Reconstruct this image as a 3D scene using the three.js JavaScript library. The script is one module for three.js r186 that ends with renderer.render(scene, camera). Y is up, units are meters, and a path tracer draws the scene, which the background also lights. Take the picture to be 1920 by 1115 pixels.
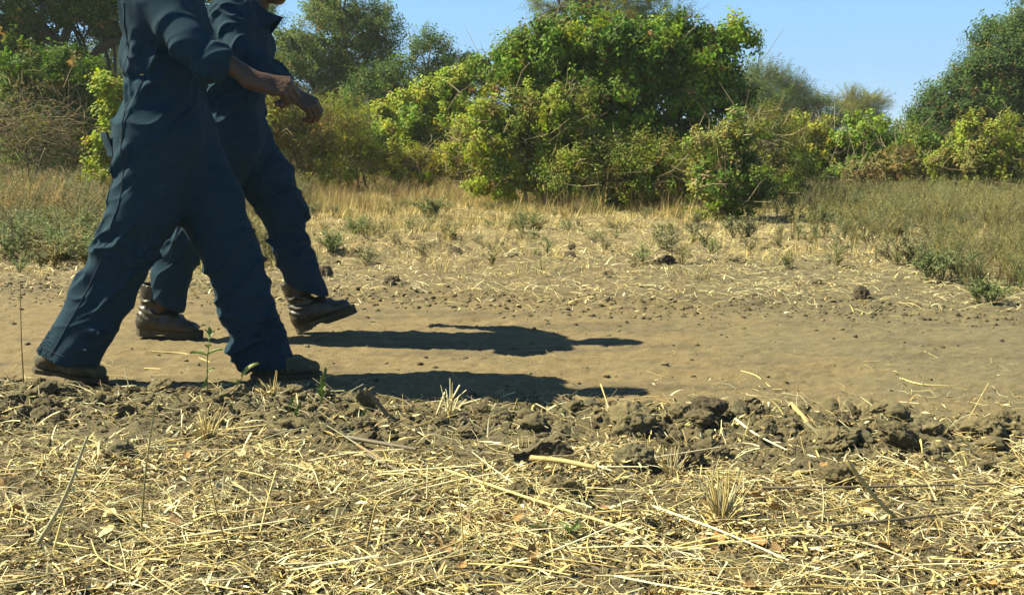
import * as THREE from 'three';
import { mergeGeometries, mergeVertices, toCreasedNormals } from 'three/addons/utils/BufferGeometryUtils.js';
import { createNoise3D, createNoise2D } from 'simplex-noise';

// ---------------------------------------------------------------- camera, sky, sun, exposure
const scene = new THREE.Scene();
const camera = new THREE.PerspectiveCamera(30.3, 1024 / 594, 0.05, 3000);
camera.position.set(0, 0.9, 0);
camera.rotation.set(THREE.MathUtils.degToRad(-8.09), 0, 0);
const renderer = new THREE.WebGLRenderer({ antialias: true });
renderer.toneMapping = THREE.LinearToneMapping;
renderer.toneMappingExposure = 3.1;
renderer.shadowMap.enabled = true;
renderer.shadowMap.type = THREE.PCFSoftShadowMap;

const sunDirection = new THREE.Vector3(-1, 1.06, -0.11).normalize();
{
  const W = 512, H = 256, data = new Float32Array(W * H * 4);
  const low = [0.143, 0.223, 0.312], mid = [0.101, 0.211, 0.336], top = [0.018, 0.040, 0.081];
  for (let j = 0; j < H; j++) for (let i = 0; i < W; i++) {
    const up = ((j + 0.5) / H - 0.5) * Math.PI, round = ((i + 0.5) / W - 0.5) * 2 * Math.PI;
    const d = new THREE.Vector3(Math.cos(round) * Math.cos(up), Math.sin(up), Math.sin(round) * Math.cos(up));
    const e = Math.max(0, d.y), a = Math.min(1, e / 0.16), b = Math.min(1, Math.max(0, (e - 0.12) / 0.75));
    const s = Math.max(0, d.dot(sunDirection)), glow = 1 + 0.25 * s * s + 0.5 * Math.pow(s, 12);
    for (let c = 0; c < 3; c++) {
      const base = low[c] + (mid[c] - low[c]) * a, v = base + (top[c] - base) * Math.pow(b, 0.7);
      data[(j * W + i) * 4 + c] = v * (1 + (glow - 1) * [1.15, 1, 0.8][c]);
    }
    data[(j * W + i) * 4 + 3] = 1;
  }
  const sky = new THREE.DataTexture(data, W, H, THREE.RGBAFormat, THREE.FloatType);
  sky.mapping = THREE.EquirectangularReflectionMapping; sky.magFilter = THREE.LinearFilter; sky.needsUpdate = true;
  scene.background = sky; scene.environment = sky;
}
const sun = new THREE.DirectionalLight(new THREE.Color().setRGB(1, 0.92, 0.63), 5);
sun.position.copy(sunDirection).multiplyScalar(60).add(new THREE.Vector3(0, 0, -12));
sun.target.position.set(0, 0, -12);
sun.castShadow = true; sun.shadow.mapSize.set(4096, 4096);
Object.assign(sun.shadow.camera, { left: -40, right: 40, top: 40, bottom: -40, near: 1, far: 150 });
scene.add(sun, sun.target);

// ---------------------------------------------------------------- helpers
function random(seed) { let a = seed | 0; return () => { a = (a + 0x6d2b79f5) | 0; let t = Math.imul(a ^ (a >>> 15), 1 | a); t = (t + Math.imul(t ^ (t >>> 7), 61 | t)) ^ t; return ((t ^ (t >>> 14)) >>> 0) / 4294967296; }; }
const noise3 = createNoise3D(random(11)), noise2 = createNoise2D(random(12));
const { clamp, lerp, smoothstep } = THREE.MathUtils;
const V = (x, y, z) => new THREE.Vector3(x, y, z);
const lin = (r, g, b) => new THREE.Color().setRGB(r, g, b);
const fbm2 = (x, z, n = 4) => { let s = 0, a = 1, t = 0; for (let k = 0; k < n; k++) { s += a * noise2(x + 17.3 * k, z - 9.1 * k); t += a; a *= 0.5; x *= 2.03; z *= 2.03; } return s / t; };
const range = (r, a, b) => a + (b - a) * r();
const gauss = (r) => (r() + r() + r() + r() - 2) * 1.0;
const taken = {};
function numbered(name) { const n = taken[name] = (taken[name] ?? -1) + 1; return n ? name + '_' + String(n).padStart(3, '0') : name; }
function shade(o) { o.traverse((c) => { if (c.isMesh) { c.castShadow = true; c.receiveShadow = true; } }); return o; }
function part(name, geometry, material, parent, label) { const m = new THREE.Mesh(geometry, material); m.name = name; m.castShadow = m.receiveShadow = true; if (label) m.userData.label = label; parent.add(m); return m; }
function thing(name, label, category, group, [x, y, z] = [0, 0, 0]) { const g = new THREE.Group(); g.name = numbered(name); g.position.set(x, y, z); g.userData = { label, category }; if (group) g.userData.group = group; scene.add(g); return g; }
function single(name, geometry, material, label, category, group, [x, y, z] = [0, 0, 0]) { const m = new THREE.Mesh(geometry, material); m.name = numbered(name); m.castShadow = m.receiveShadow = true; m.position.set(x, y, z); m.userData = { label, category }; if (group) m.userData.group = group; scene.add(m); return m; }
function structure(name, geometry, material) { const m = new THREE.Mesh(geometry, material); m.name = numbered(name); m.castShadow = m.receiveShadow = true; m.userData = { kind: 'structure' }; scene.add(m); return m; }

// things in a crowd are told apart by the nearest landmark, the side of it and their place in that row
const landmarks = [], crowd = [];
function landmark(x, d, phrase) { landmarks.push([x, d, phrase]); }
function inCrowd(o, x, d, words) { crowd.push([o, x, d, words]); return o; }
function labelCrowd() {
  const rows = new Map();
  for (const [o, x, d, words] of crowd) {
    let best = null, far = 1e9; for (const l of landmarks) { const q = Math.hypot(l[0] - x, (l[1] - d) * 1.6); if (q < far) { far = q; best = l; } }
    const dx = x - best[0], dd = d - best[1], side = Math.abs(dx) > Math.abs(dd) * 1.2 ? (dx < 0 ? 'left of' : 'right of') : dd < 0 ? 'in front of' : 'behind', key = words + ' ' + side + ' ' + best[2];
    if (!rows.has(key)) rows.set(key, []); rows.get(key).push([far, o]);
  }
  const nth = ['', ', second nearest', ', third nearest', ', fourth nearest', ', fifth nearest', ', sixth nearest', ', seventh nearest', ', eighth nearest', ', ninth nearest', ', tenth nearest', ', eleventh nearest', ', twelfth nearest'];
  for (const [key, list] of rows) list.sort((a, b) => a[0] - b[0]).forEach(([, o], k) => { o.userData.label = key + (list.length > 1 && k === 0 ? ', nearest one' : nth[k] ?? ', farther than twelve others'); });
}

// collects triangles with vertex colours
class Shape {
  constructor() { this.p = []; this.c = []; this.i = []; }
  v(x, y, z, c) { this.p.push(x, y, z); this.c.push(c[0], c[1], c[2]); return this.p.length / 3 - 1; }
  tube(pts, radii, sides, c, closed = true) {
    const n = pts.length, rows = []; let side = null;
    for (let k = 0; k < n; k++) {
      const d = pts[Math.min(n - 1, k + 1)].clone().sub(pts[Math.max(0, k - 1)]).normalize();
      if (!side) side = Math.abs(d.y) < 0.9 ? V(0, 1, 0).cross(d).normalize() : V(1, 0, 0).cross(d).normalize();
      else side.addScaledVector(d, -side.dot(d)).normalize();
      const other = d.clone().cross(side), r = radii[k] ?? radii[radii.length - 1], row = [];
      for (let s = 0; s < sides; s++) { const a = s / sides * 2 * Math.PI, u = Math.cos(a) * r, w = Math.sin(a) * r; row.push(this.v(pts[k].x + side.x * u + other.x * w, pts[k].y + side.y * u + other.y * w, pts[k].z + side.z * u + other.z * w, c)); }
      rows.push(row);
    }
    for (let k = 0; k + 1 < n; k++) for (let s = 0; s < sides; s++) { const a = rows[k][s], b = rows[k][(s + 1) % sides], d = rows[k + 1][s], e = rows[k + 1][(s + 1) % sides]; this.i.push(a, b, e, a, e, d); }
    if (closed) for (let s = 1; s + 1 < sides; s++) { this.i.push(rows[0][0], rows[0][s + 1], rows[0][s], rows[n - 1][0], rows[n - 1][s], rows[n - 1][s + 1]); }
    return this;
  }
  // a leaf folded along its midrib, from `at`, pointing along `d`, face normal about `up`
  leaf(at, d, up, L, W, c, bend = 0.12, fold = 0.22) {
    const side = d.clone().cross(up).normalize(), nn = side.clone().cross(d).normalize();
    const q = (f, s, h) => this.v(at.x + d.x * f * L + side.x * s * W + nn.x * h * L, at.y + d.y * f * L + side.y * s * W + nn.y * h * L, at.z + d.z * f * L + side.z * s * W + nn.z * h * L, c);
    const a = q(0, 0, 0), l = q(0.42, -0.5, fold * W / L), r = q(0.42, 0.5, fold * W / L), m = q(0.5, 0, 0), t = q(1, 0, -bend);
    this.i.push(a, r, m, a, m, l, l, m, t, m, r, t); return this;
  }
  // a grass blade: a tapering strip that arches over
  blade(at, yaw, L, W, lean, curl, c, seg = 3) {
    const dx = Math.cos(yaw), dz = Math.sin(yaw); let x = at.x, y = at.y, z = at.z, e = Math.PI / 2 - lean, last = null;
    for (let k = 0; k <= seg; k++) {
      const w = W * 0.5 * (1 - (k / seg) * 0.92), a = this.v(x - dz * w, y, z + dx * w, c), b = this.v(x + dz * w, y, z - dx * w, c);
      if (last) this.i.push(last[0], last[1], b, last[0], b, a);
      last = [a, b]; x += dx * Math.cos(e) * L / seg; z += dz * Math.cos(e) * L / seg; y += Math.sin(e) * L / seg; e -= curl / seg;
    }
    return this;
  }
  geometry(smooth = true) {
    let g = new THREE.BufferGeometry();
    g.setAttribute('position', new THREE.Float32BufferAttribute(this.p, 3)); g.setAttribute('color', new THREE.Float32BufferAttribute(this.c, 3)); g.setIndex(this.i);
    if (!smooth) g = g.toNonIndexed();
    g.computeVertexNormals(); return g;
  }
}
const grey = (v) => [v, v, v];
function tint(r, base, vary = 0.15, hue = 0.06) { const k = 1 + (r() * 2 - 1) * vary; return [base[0] * k * (1 + (r() * 2 - 1) * hue), base[1] * k * (1 + (r() * 2 - 1) * hue), base[2] * k * (1 + (r() * 2 - 1) * hue)]; }

// ---------------------------------------------------------------- the ground
// x to the right, -z away from the camera; the track runs from left to right about five metres off
const nearEdge = (x) => 3.70 - 0.15 * x + 0.06 * noise2(x * 1.3, 4.2) + 0.03 * noise2(x * 5, 1.2);
const farEdge = (x) => 5.92 - 0.2 * x + 0.18 * noise2(x * 0.9, 8.8) + 0.05 * noise2(x * 3.7, 3.3);
const ridged = (x, z) => 1 - Math.abs(noise2(x, z));
function onTrack(x, z) { const d = -z; return smoothstep(d, nearEdge(x) - 0.05, nearEdge(x) + 0.06) * (1 - smoothstep(d, farEdge(x) - 0.3, farEdge(x) + 0.35)); }
function ridgeAt(x, z) { const t = nearEdge(x) + z; return smoothstep(t, -0.05, 0.1) * (1 - smoothstep(t, 0.35 + 0.12 * noise2(x * 1.1, 7), 0.75)); }
const patchy = (x, z) => smoothstep(noise2(x * 0.8 + 31, z * 0.8), -0.4, 0.5);
function height(x, z) {
  const d = -z, t = onTrack(x, z), ridge = ridgeAt(x, z);
  let h = 0.006 * noise2(x * 1.5, z * 1.5) + 0.0022 * fbm2(x * 7, z * 7, 3);
  if (t > 0) {
    const mid = (nearEdge(x) + farEdge(x)) / 2, rut = Math.exp(-(((d - mid - 0.55) / 0.22) ** 2)) + Math.exp(-(((d - mid + 0.62) / 0.2) ** 2));
    h += t * (-0.012 * rut * (0.6 + 0.4 * noise2(x * 1.7, 3)) + 0.005 * noise2(x * 2.2 + 4, z * 7) + 0.006 * Math.pow(ridged(x * 5 + 1, z * 11), 4) - 0.012 * Math.pow(Math.max(0, noise2(x * 5.2, z * 6.1) - 0.35), 1) + 0.0028 * noise2(x * 22, z * 27) + 0.0018 * noise2(x * 60, z * 65));
  }
  const rough = 1 - t;
  h += rough * (0.011 * fbm2(x * 4, z * 4, 4) + 0.004 * noise2(x * 25, z * 25));
  if (ridge > 0) {
    const tall = 0.55 + 0.45 * smoothstep(noise2(x * 0.9 + 3, z * 0.9), -0.4, 0.6), big = 0.3 + 0.7 * smoothstep(x, -0.6, 0.9);
    h += ridge * (0.022 * tall + 0.035 * Math.pow(ridged(x * 6, z * 6.5), 2) * tall * (0.5 + 0.5 * big) + 0.016 * (fbm2(x * 15, z * 15, 3)) + 0.006 * noise2(x * 45, z * 45));
  }
  const berm = smoothstep(d, farEdge(x) - 0.1, farEdge(x) + 0.25) * (1 - smoothstep(d, farEdge(x) + 0.5, farEdge(x) + 1.2));
  h += berm * (0.02 + 0.02 * fbm2(x * 9, z * 9, 3));
  if (d > 6) {
    const far = smoothstep(d, 6, 9);
    h += far * (0.05 * fbm2(x * 0.35, z * 0.35, 2) + 0.022 * Math.pow(ridged(x * 2.6, z * 2.2), 3) + 0.022 * Math.pow(ridged(x * 7, z * 6), 4) * patchy(x, z) + 0.010 * fbm2(x * 13, z * 11, 3));
    const dug = Math.exp(-(((x + 0.9) / 1.2) ** 2 + ((d - 9.6) / 1.0) ** 2)) + 0.6 * Math.exp(-(((x - 1.3) / 1.6) ** 2 + ((d - 8.4) / 0.9) ** 2));
    h += dug * (0.05 * Math.pow(ridged(x * 5, z * 4.2), 2) + 0.03 * fbm2(x * 11, z * 9, 3));
  }
  return h;
}
function slope(x, z) { const e = 0.02, h = height(x, z); return V(-(height(x + e, z) - h) / e, 1, -(height(x, z + e) - h) / e).normalize(); }

function grainTexture(size, seed, fn) {
  const r = random(seed), data = new Uint8Array(size * size * 4), n = createNoise2D(random(seed + 1));
  // noise that closes on itself: sampled on a torus by blending four corners
  const wrap = (u, v, f) => { const a = n(u * f, v * f), b = n((u - 1) * f, v * f), c = n(u * f, (v - 1) * f), d = n((u - 1) * f, (v - 1) * f), s = u * u * (3 - 2 * u), t = v * v * (3 - 2 * v); return (a * (1 - s) + b * s) * (1 - t) + (c * (1 - s) + d * s) * t; };
  for (let j = 0; j < size; j++) for (let i = 0; i < size; i++) { const [R, G, B] = fn(i / size, j / size, wrap, r); const k = (j * size + i) * 4; data[k] = clamp(R, 0, 255); data[k + 1] = clamp(G, 0, 255); data[k + 2] = clamp(B, 0, 255); data[k + 3] = 255; }
  const t = new THREE.DataTexture(data, size, size); t.wrapS = t.wrapT = THREE.RepeatWrapping; t.magFilter = THREE.LinearFilter; t.minFilter = THREE.LinearMipmapLinearFilter; t.generateMipmaps = true; t.needsUpdate = true; return t;
}
const soilMap = grainTexture(1024, 31, (u, v, w, r) => { const g = 218 + 20 * w(u, v, 9) + 16 * w(u, v, 40) + 12 * w(u, v, 110) + (r() - 0.5) * 26, s = r() < 0.004 ? 60 : 0; return [g - s, g - s - 2, g - s - 5]; });
soilMap.colorSpace = THREE.SRGBColorSpace;
const soilBump = grainTexture(1024, 41, (u, v, w, r) => { const g = 128 + 34 * w(u, v, 24) + 34 * w(u, v, 70) + 30 * w(u, v, 160) + (r() - 0.5) * 40; return [g, g, g]; });
const soilMaterial = new THREE.MeshStandardMaterial({ vertexColors: true, map: soilMap, bumpMap: soilBump, bumpScale: 0.008, roughness: 1 });
const trackMaterial = new THREE.MeshStandardMaterial({ vertexColors: true, map: soilMap, bumpMap: soilBump, bumpScale: 0.006, roughness: 1 });
{
  const us = [], ds = [];
  for (const u of [-30, -14, -7, -4, -2.6, -1.8, -1.3, -1.0]) us.push(u);
  for (let k = 0; k <= 560; k++) us.push(-0.84 + 1.68 * k / 560);
  for (const u of [1.0, 1.3, 1.8, 2.6, 4, 7, 14, 30]) us.push(u);
  for (let d = 0.25; d < 900;) { ds.push(d); const z = d - 1; d += z < 1.3 ? 0.08 : z < 6.4 ? 0.0042 * (z + 0.4) : z < 14 ? 0.008 * z : 0.04 * z; }
  const cols = us.length, rows = ds.length, pos = new Float32Array(cols * rows * 3), col = new Float32Array(cols * rows * 3), uv = new Float32Array(cols * rows * 2), track = new Uint8Array(cols * rows);
  const bare = [0.176, 0.131, 0.062], greySoil = [0.142, 0.120, 0.064], turned = [0.102, 0.086, 0.044], pale = [0.285, 0.228, 0.112], dark = [0.075, 0.060, 0.034], damp = [0.095, 0.074, 0.040];
  for (let j = 0, k = 0; j < rows; j++) for (let i = 0; i < cols; i++, k++) {
    const x = us[i] * ds[j], z = 1 - ds[j], t = onTrack(x, z), ridge = ridgeAt(x, z), y = height(x, z);
    pos.set([x, y, z], k * 3); uv.set([x / 0.9, z / 0.9], k * 2);
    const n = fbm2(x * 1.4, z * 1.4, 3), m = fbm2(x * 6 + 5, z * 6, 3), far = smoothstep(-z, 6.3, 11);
    const streak = noise2(x * 0.7 + 9, z * 5.5), rut = smoothstep(noise2(x * 0.5 + 2, z * 2.6 + 4) + 0.4 * noise2(x * 2.2, z * 7), 0.1, 0.9);
    const greyer = smoothstep(x + 0.5 * n, 0.2, 2.2);  // soil colour turns greyer towards the right
    const c = [0, 1, 2].map((q) => {
      let v = lerp(bare[q], greySoil[q], clamp(greyer + 0.25 * n + 0.18 * streak, 0, 1)); v = lerp(v, pale[q], far * clamp(0.55 + 0.6 * n, 0, 1));
      v = lerp(v, damp[q], clamp(1.1 * rut - 0.25 + 0.5 * m, 0, 0.55)); v = lerp(v, turned[q], Math.max(ridge, -z < nearEdge(x) ? 0.9 * (1 - t) : 0.3 * (1 - t) * (1 - far))); v = lerp(v, dark[q], clamp(0.35 * m - 0.05, 0, 0.4) * (1 - 0.6 * t)); return v;
    });
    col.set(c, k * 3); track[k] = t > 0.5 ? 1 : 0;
  }
  const faces = [[], []];
  for (let j = 0; j + 1 < rows; j++) for (let i = 0; i + 1 < cols; i++) {
    const a = j * cols + i, b = a + 1, c = a + cols, d = c + 1, on = track[a] && Math.abs(us[i]) < 14 ? 1 : 0;
    faces[on].push(a, b, d, a, d, c);
  }
  const whole = new THREE.BufferGeometry(); whole.setAttribute('position', new THREE.BufferAttribute(pos, 3)); whole.setIndex(faces[0].concat(faces[1])); whole.computeVertexNormals();
  const cut = (index) => {           // only the vertices that this sheet uses; normals shared along the joint
    const at = new Int32Array(cols * rows).fill(-1), P = [], N = [], C = [], U = [], I = [], nor = whole.attributes.normal.array;
    for (const k of index) { if (at[k] < 0) { at[k] = P.length / 3; P.push(pos[k * 3], pos[k * 3 + 1], pos[k * 3 + 2]); N.push(nor[k * 3], nor[k * 3 + 1], nor[k * 3 + 2]); C.push(col[k * 3], col[k * 3 + 1], col[k * 3 + 2]); U.push(uv[k * 2], uv[k * 2 + 1]); } I.push(at[k]); }
    const g = new THREE.BufferGeometry(); g.setAttribute('position', new THREE.Float32BufferAttribute(P, 3)); g.setAttribute('normal', new THREE.Float32BufferAttribute(N, 3)); g.setAttribute('color', new THREE.Float32BufferAttribute(C, 3)); g.setAttribute('uv', new THREE.Float32BufferAttribute(U, 2)); g.setIndex(I); return g;
  };
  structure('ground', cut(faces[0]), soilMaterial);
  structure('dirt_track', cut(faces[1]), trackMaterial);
}

// ---------------------------------------------------------------- trees and shrubs
const leafMaterial = new THREE.MeshPhysicalMaterial({ vertexColors: true, roughness: 0.85, transmission: 0.5, thickness: 0, specularIntensity: 0.35, side: THREE.DoubleSide });
const grassMaterial = new THREE.MeshPhysicalMaterial({ vertexColors: true, roughness: 0.8, transmission: 0.2, thickness: 0, side: THREE.DoubleSide });
const barkMaterial = new THREE.MeshStandardMaterial({ vertexColors: true, roughness: 0.95 });
const dryMaterial = new THREE.MeshStandardMaterial({ vertexColors: true, roughness: 0.7, side: THREE.DoubleSide });

// sprays: a twig with its leaves, about a unit spray that stands along +y; the tint of each copy multiplies these near-white colours
function spray(seed, { n = 8, L = 0.3, leaf = 0.07, wide = 0.55, droop = 0.3, spread = 1, twig = 0.0025, vary = 0.3, fold = 0.25, shed = 0 }) {
  const r = random(seed), s = new Shape(), bend = range(r, -0.25, 0.25), bend2 = range(r, -0.25, 0.25), P = (t) => V(bend * L * t * t, L * t, bend2 * L * t * t);
  if (twig) s.tube([P(0), P(0.5), P(1)], [twig, twig * 0.7, twig * 0.3], 3, [0.75, 0.62, 0.5]);
  for (let k = 0; k < n; k++) {
    if (r() < shed) continue;
    const t = 0.15 + 0.85 * (k + r() * 0.6) / n, yaw = k * 2.4 + r() * 0.8, out = V(Math.cos(yaw) * spread, range(r, 0.1, 0.7) - droop, Math.sin(yaw) * spread).normalize(), up = V(range(r, -0.5, 0.5), 1, range(r, -0.5, 0.5)).normalize();
    const l = leaf * range(r, 0.65, 1.2); s.leaf(P(t).addScaledVector(out, 0.012), out, up, l, l * wide, tint(r, [1, 1, 1], vary, 0.12), range(r, 0.0, 0.25), fold);
  }
  return s.geometry(false);
}
const sprayKinds = {
  broad: { n: 9, L: 0.30, leaf: 0.085, wide: 0.6, droop: 0.55 },
  vine: { n: 10, L: 0.26, leaf: 0.075, wide: 0.75, droop: 0.35, spread: 1.1 },
  small: { n: 12, L: 0.30, leaf: 0.055, wide: 0.55, droop: 0.25 },
  fine: { n: 22, L: 0.42, leaf: 0.045, wide: 0.42, droop: 0.1, vary: 0.35 },
  feather: { n: 30, L: 0.55, leaf: 0.05, wide: 0.3, droop: 0.0, spread: 0.9, vary: 0.35 },
  sparse: { n: 5, L: 0.34, leaf: 0.055, wide: 0.6, droop: 0.3, twig: 0.003, shed: 0.2 },
  round: { n: 8, L: 0.24, leaf: 0.075, wide: 0.85, droop: 0.3, fold: 0.12 },
};
const sprayCache = {};
const spraysOf = (kind) => sprayCache[kind] ??= [0, 1, 2].map((k) => spray(700 + k * 13 + kind.length * 101, sprayKinds[kind]));
const up3 = V(0, 1, 0);
function plant(o) {
  const r = random(o.seed), y0 = height(o.x, o.z), g = thing(o.name, o.label, o.category ?? 'shrub', o.group, [o.x, y0, o.z]);
  const deep = o.deep ?? 0.75, kind = o.kind ?? 'broad', dens = o.dens ?? 1, cl = o.clump ?? 0.22, list = [[], [], []], tips = [];
  const wood = o.wood ?? [0.10, 0.08, 0.055], stemsShape = new Shape();
  const centers = o.blobs.map(([bx, by, rx, ry, bz]) => V(bx, by, bz ?? range(r, -0.3, 0.3) * rx * deep));
  const m = new THREE.Matrix4(), q = new THREE.Quaternion(), q2 = new THREE.Quaternion();
  o.blobs.forEach(([bx, by, rx, ry], b) => {
    const c = centers[b], rz = (rx + ry) * 0.5 * deep + 0.05, area = 4 * Math.PI * Math.pow((Math.pow(rx * ry, 1.6) + Math.pow(rx * rz, 1.6) + Math.pow(ry * rz, 1.6)) / 3, 1 / 1.6);
    const clumps = Math.max(5, Math.round(area / (cl * cl * 2.6) * dens));
    for (let k = 0; k < clumps; k++) {
      const d = V(gauss(r), gauss(r) + 0.12, gauss(r)); if (d.lengthSq() < 1e-4) d.set(0, 1, 0); d.normalize();
      const inner = r() < 0.16, f = inner ? range(r, 0.25, 0.7) : range(r, 0.72, 1.0) + (r() < 0.1 ? 0.12 : 0);
      const p = V(c.x + d.x * rx * f, c.y + d.y * ry * f, c.z + d.z * rz * f); p.y = Math.max(0.06, p.y);
      if (!inner && noise3(p.x * 1.4 / (cl * 4) + o.seed, p.y * 1.4 / (cl * 4), p.z * 1.4 / (cl * 4)) < (o.gaps ?? -0.45)) continue;
      tips.push([b, p]);
      const tone = 0.5 + 0.5 * noise3(p.x * 1.1 + o.seed, p.y * 1.3, p.z * 1.1) + range(r, -0.28, 0.28), pal = o.colors, at = clamp(tone, 0, 0.999) * (pal.length - 1), lo = Math.floor(at), mixc = [0, 1, 2].map((k2) => lerp(pal[lo][k2], pal[lo + 1]?.[k2] ?? pal[lo][k2], at - lo));
      const many = Math.round((o.per ?? 7) * range(r, 0.6, 1.4));
      for (let s = 0; s < many; s++) {
        const at2 = V(p.x + gauss(r) * cl * 0.62, p.y + gauss(r) * cl * 0.5, p.z + gauss(r) * cl * 0.62); if (at2.y < 0.03) at2.y = 0.03 + r() * 0.1;
        const dir = V(d.x * 0.8 + gauss(r) * 0.7, d.y * 0.5 + (o.lift ?? 0.35) + gauss(r) * 0.5, d.z * 0.8 + gauss(r) * 0.7).normalize();
        q.setFromUnitVectors(up3, dir); q2.setFromAxisAngle(up3, r() * 6.28); q.multiply(q2);
        const sc = (o.size ?? 1) * range(r, 0.7, 1.25); m.compose(at2, q, V(sc, sc, sc));
        list[Math.floor(r() * 3)].push([m.clone(), r() < (o.dryShare ?? 0.06) ? tint(r, o.dry ?? [0.22, 0.15, 0.05], 0.3) : tint(r, mixc, 0.22, 0.1)]);
      }
    }
  });
  // wood: stems from the ground to the blobs, limbs to the clumps, dead twigs where the photo shows them
  const stems = o.stems ?? 4, roots = []; for (let k = 0; k < stems; k++) roots.push(V((o.rootX ?? 0) + gauss(r) * (o.rootSpread ?? 0.25), -0.05, gauss(r) * (o.rootSpread ?? 0.25)));
  const thick = o.thick ?? 0.03;
  centers.forEach((c, b) => {
    const s = roots[b % stems], foot = V(o.rootX ?? 0, -0.3, 0), e = V(c.x, c.y * 0.92, c.z), mid = s.clone().lerp(e, 0.5).add(V(gauss(r) * 0.12, 0.1, gauss(r) * 0.12)); mid.x = lerp(mid.x, s.x, 0.3);
    stemsShape.tube(smooth3([foot, s, s.clone().lerp(mid, 0.5).add(V(gauss(r) * 0.05, 0, gauss(r) * 0.05)), mid, e], 8), Array.from({ length: 9 }, (_, k) => thick * (1 - 0.07 * k)), 6, tint(r, wood, 0.2));
  });
  tips.forEach(([b, p], k) => { if (k % (o.limbEvery ?? 3)) return; const c = centers[b], mid = c.clone().lerp(p, 0.55).add(V(gauss(r) * 0.06, 0.05, gauss(r) * 0.06)); stemsShape.tube([V(c.x, c.y * 0.92, c.z), mid, p], [thick * 0.4, thick * 0.25, thick * 0.08], 4, tint(r, wood, 0.25)); });
  for (let k = 0; k < (o.twigs ?? 0); k++) {
    const [bx, by, rx, ry] = o.blobs[Math.floor(r() * o.blobs.length)], a = V(bx + gauss(r) * rx * 1.1, Math.max(0.02, by + gauss(r) * ry * 0.9), gauss(r) * rx * deep), d = V(gauss(r), gauss(r) * 0.6 + (o.twigLift ?? 0.3), gauss(r)).normalize(), L = range(r, 0.2, 0.7) * (o.twigLong ?? 1);
    const e = a.clone().addScaledVector(d, L), mid = a.clone().lerp(e, 0.5).add(V(gauss(r), gauss(r), gauss(r)).multiplyScalar(L * 0.14)); stemsShape.tube([a, mid, e], [0.006, 0.004, 0.0015], 3, tint(r, o.twigColor ?? [0.2, 0.165, 0.10], 0.35));
  }
  for (const w of o.limbs ?? []) stemsShape.tube(smooth3(w.points.map((p) => V(...p)), 14), Array.from({ length: 15 }, (_, k) => lerp(w.r0, w.r1, k / 14)), 8, tint(r, w.color ?? wood, 0.1));
  const woodPart = part(o.category === 'tree' ? 'trunk' : 'stems', stemsShape.geometry(), barkMaterial, g); if (o.twigs && o.category !== 'tree') woodPart.userData.kind = 'stuff';
  list.forEach((l, k) => {
    if (!l.length) return; const im = new THREE.InstancedMesh(spraysOf(kind)[k], leafMaterial, l.length); im.name = 'crown'; im.userData.kind = 'stuff'; im.castShadow = im.receiveShadow = true;
    l.forEach(([mm, c], i) => { im.setMatrixAt(i, mm); im.setColorAt(i, lin(c[0], c[1], c[2])); }); g.add(im);
  });
  return g;
}
function smooth3(pts, n) { return new THREE.CatmullRomCurve3(pts).getPoints(n); }

const C = { deep: [0.048, 0.098, 0.014], dark: [0.070, 0.130, 0.016], green: [0.112, 0.188, 0.017], fresh: [0.17, 0.265, 0.020], lime: [0.255, 0.31, 0.018], yellow: [0.345, 0.34, 0.020], gold: [0.40, 0.30, 0.028], olive: [0.19, 0.205, 0.024], drab: [0.20, 0.18, 0.045], brown: [0.21, 0.145, 0.05], sage: [0.125, 0.17, 0.042], pale: [0.27, 0.285, 0.07] };
// far to near
plant({ seed: 1, name: 'tree', category: 'tree', label: 'small dark round-headed tree far behind the right-hand shrubs', x: 10.44, z: -45, kind: 'feather', size: 1.7, clump: 0.34, per: 24, stems: 2, thick: 0.09, colors: [C.deep, C.sage, C.green], blobs: [[-0.12,2.88,1.09,0.66],[-0.75,2.49,0.79,0.57],[0.75,2.66,0.52,0.48],[0.12,2.18,1.09,0.48],[0,1.4,1,0.7]] });
plant({ seed: 2, name: 'tree', category: 'tree', label: 'thin flat-topped pale tree, farthest away, against the sky', x: 15.69, z: -50, kind: 'fine', size: 1.5, clump: 0.34, per: 22, gaps: -0.2, stems: 2, thick: 0.08, colors: [C.sage, C.olive, C.pale], blobs: [[-0.38,2.48,1.36,0.36],[0.01,1.92,0.83,0.63],[0.58,2.55,0.49,0.29],[-0.21,1.49,0.73,0.34]], wood: [0.16, 0.14, 0.11] });
plant({ seed: 3, name: 'tree', category: 'tree', label: 'low dark tree left of the thin flat-topped tree', x: 12.61, z: -46, kind: 'fine', size: 1.7, per: 18, clump: 0.34, stems: 3, thick: 0.07, colors: [C.deep, C.dark, C.green], blobs: [[0.06,1.99,0.8,0.54],[0.41,1.55,0.89,0.36],[-0.47,1.55,0.89,0.45],[0,1,1.1,0.6]] });
plant({ seed: 4, name: 'tree', category: 'tree', label: 'fine-leaved grey green treetop rising behind the big bush', x: 2.91, z: -34, kind: 'fine', size: 1.5, clump: 0.3, per: 16, gaps: -0.3, stems: 2, thick: 0.1, twigs: 60, twigLong: 1.6, colors: [C.sage, C.olive, C.green], blobs: [[-0.18,4.83,1.73,0.69],[1.52,4.36,0.86,0.5],[-1.31,5.03,0.76,0.5],[-0.03,5.58,1.49,0.66],[0,4,1.4,0.6],[0.1,3.2,1.2,0.7]] });
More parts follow.
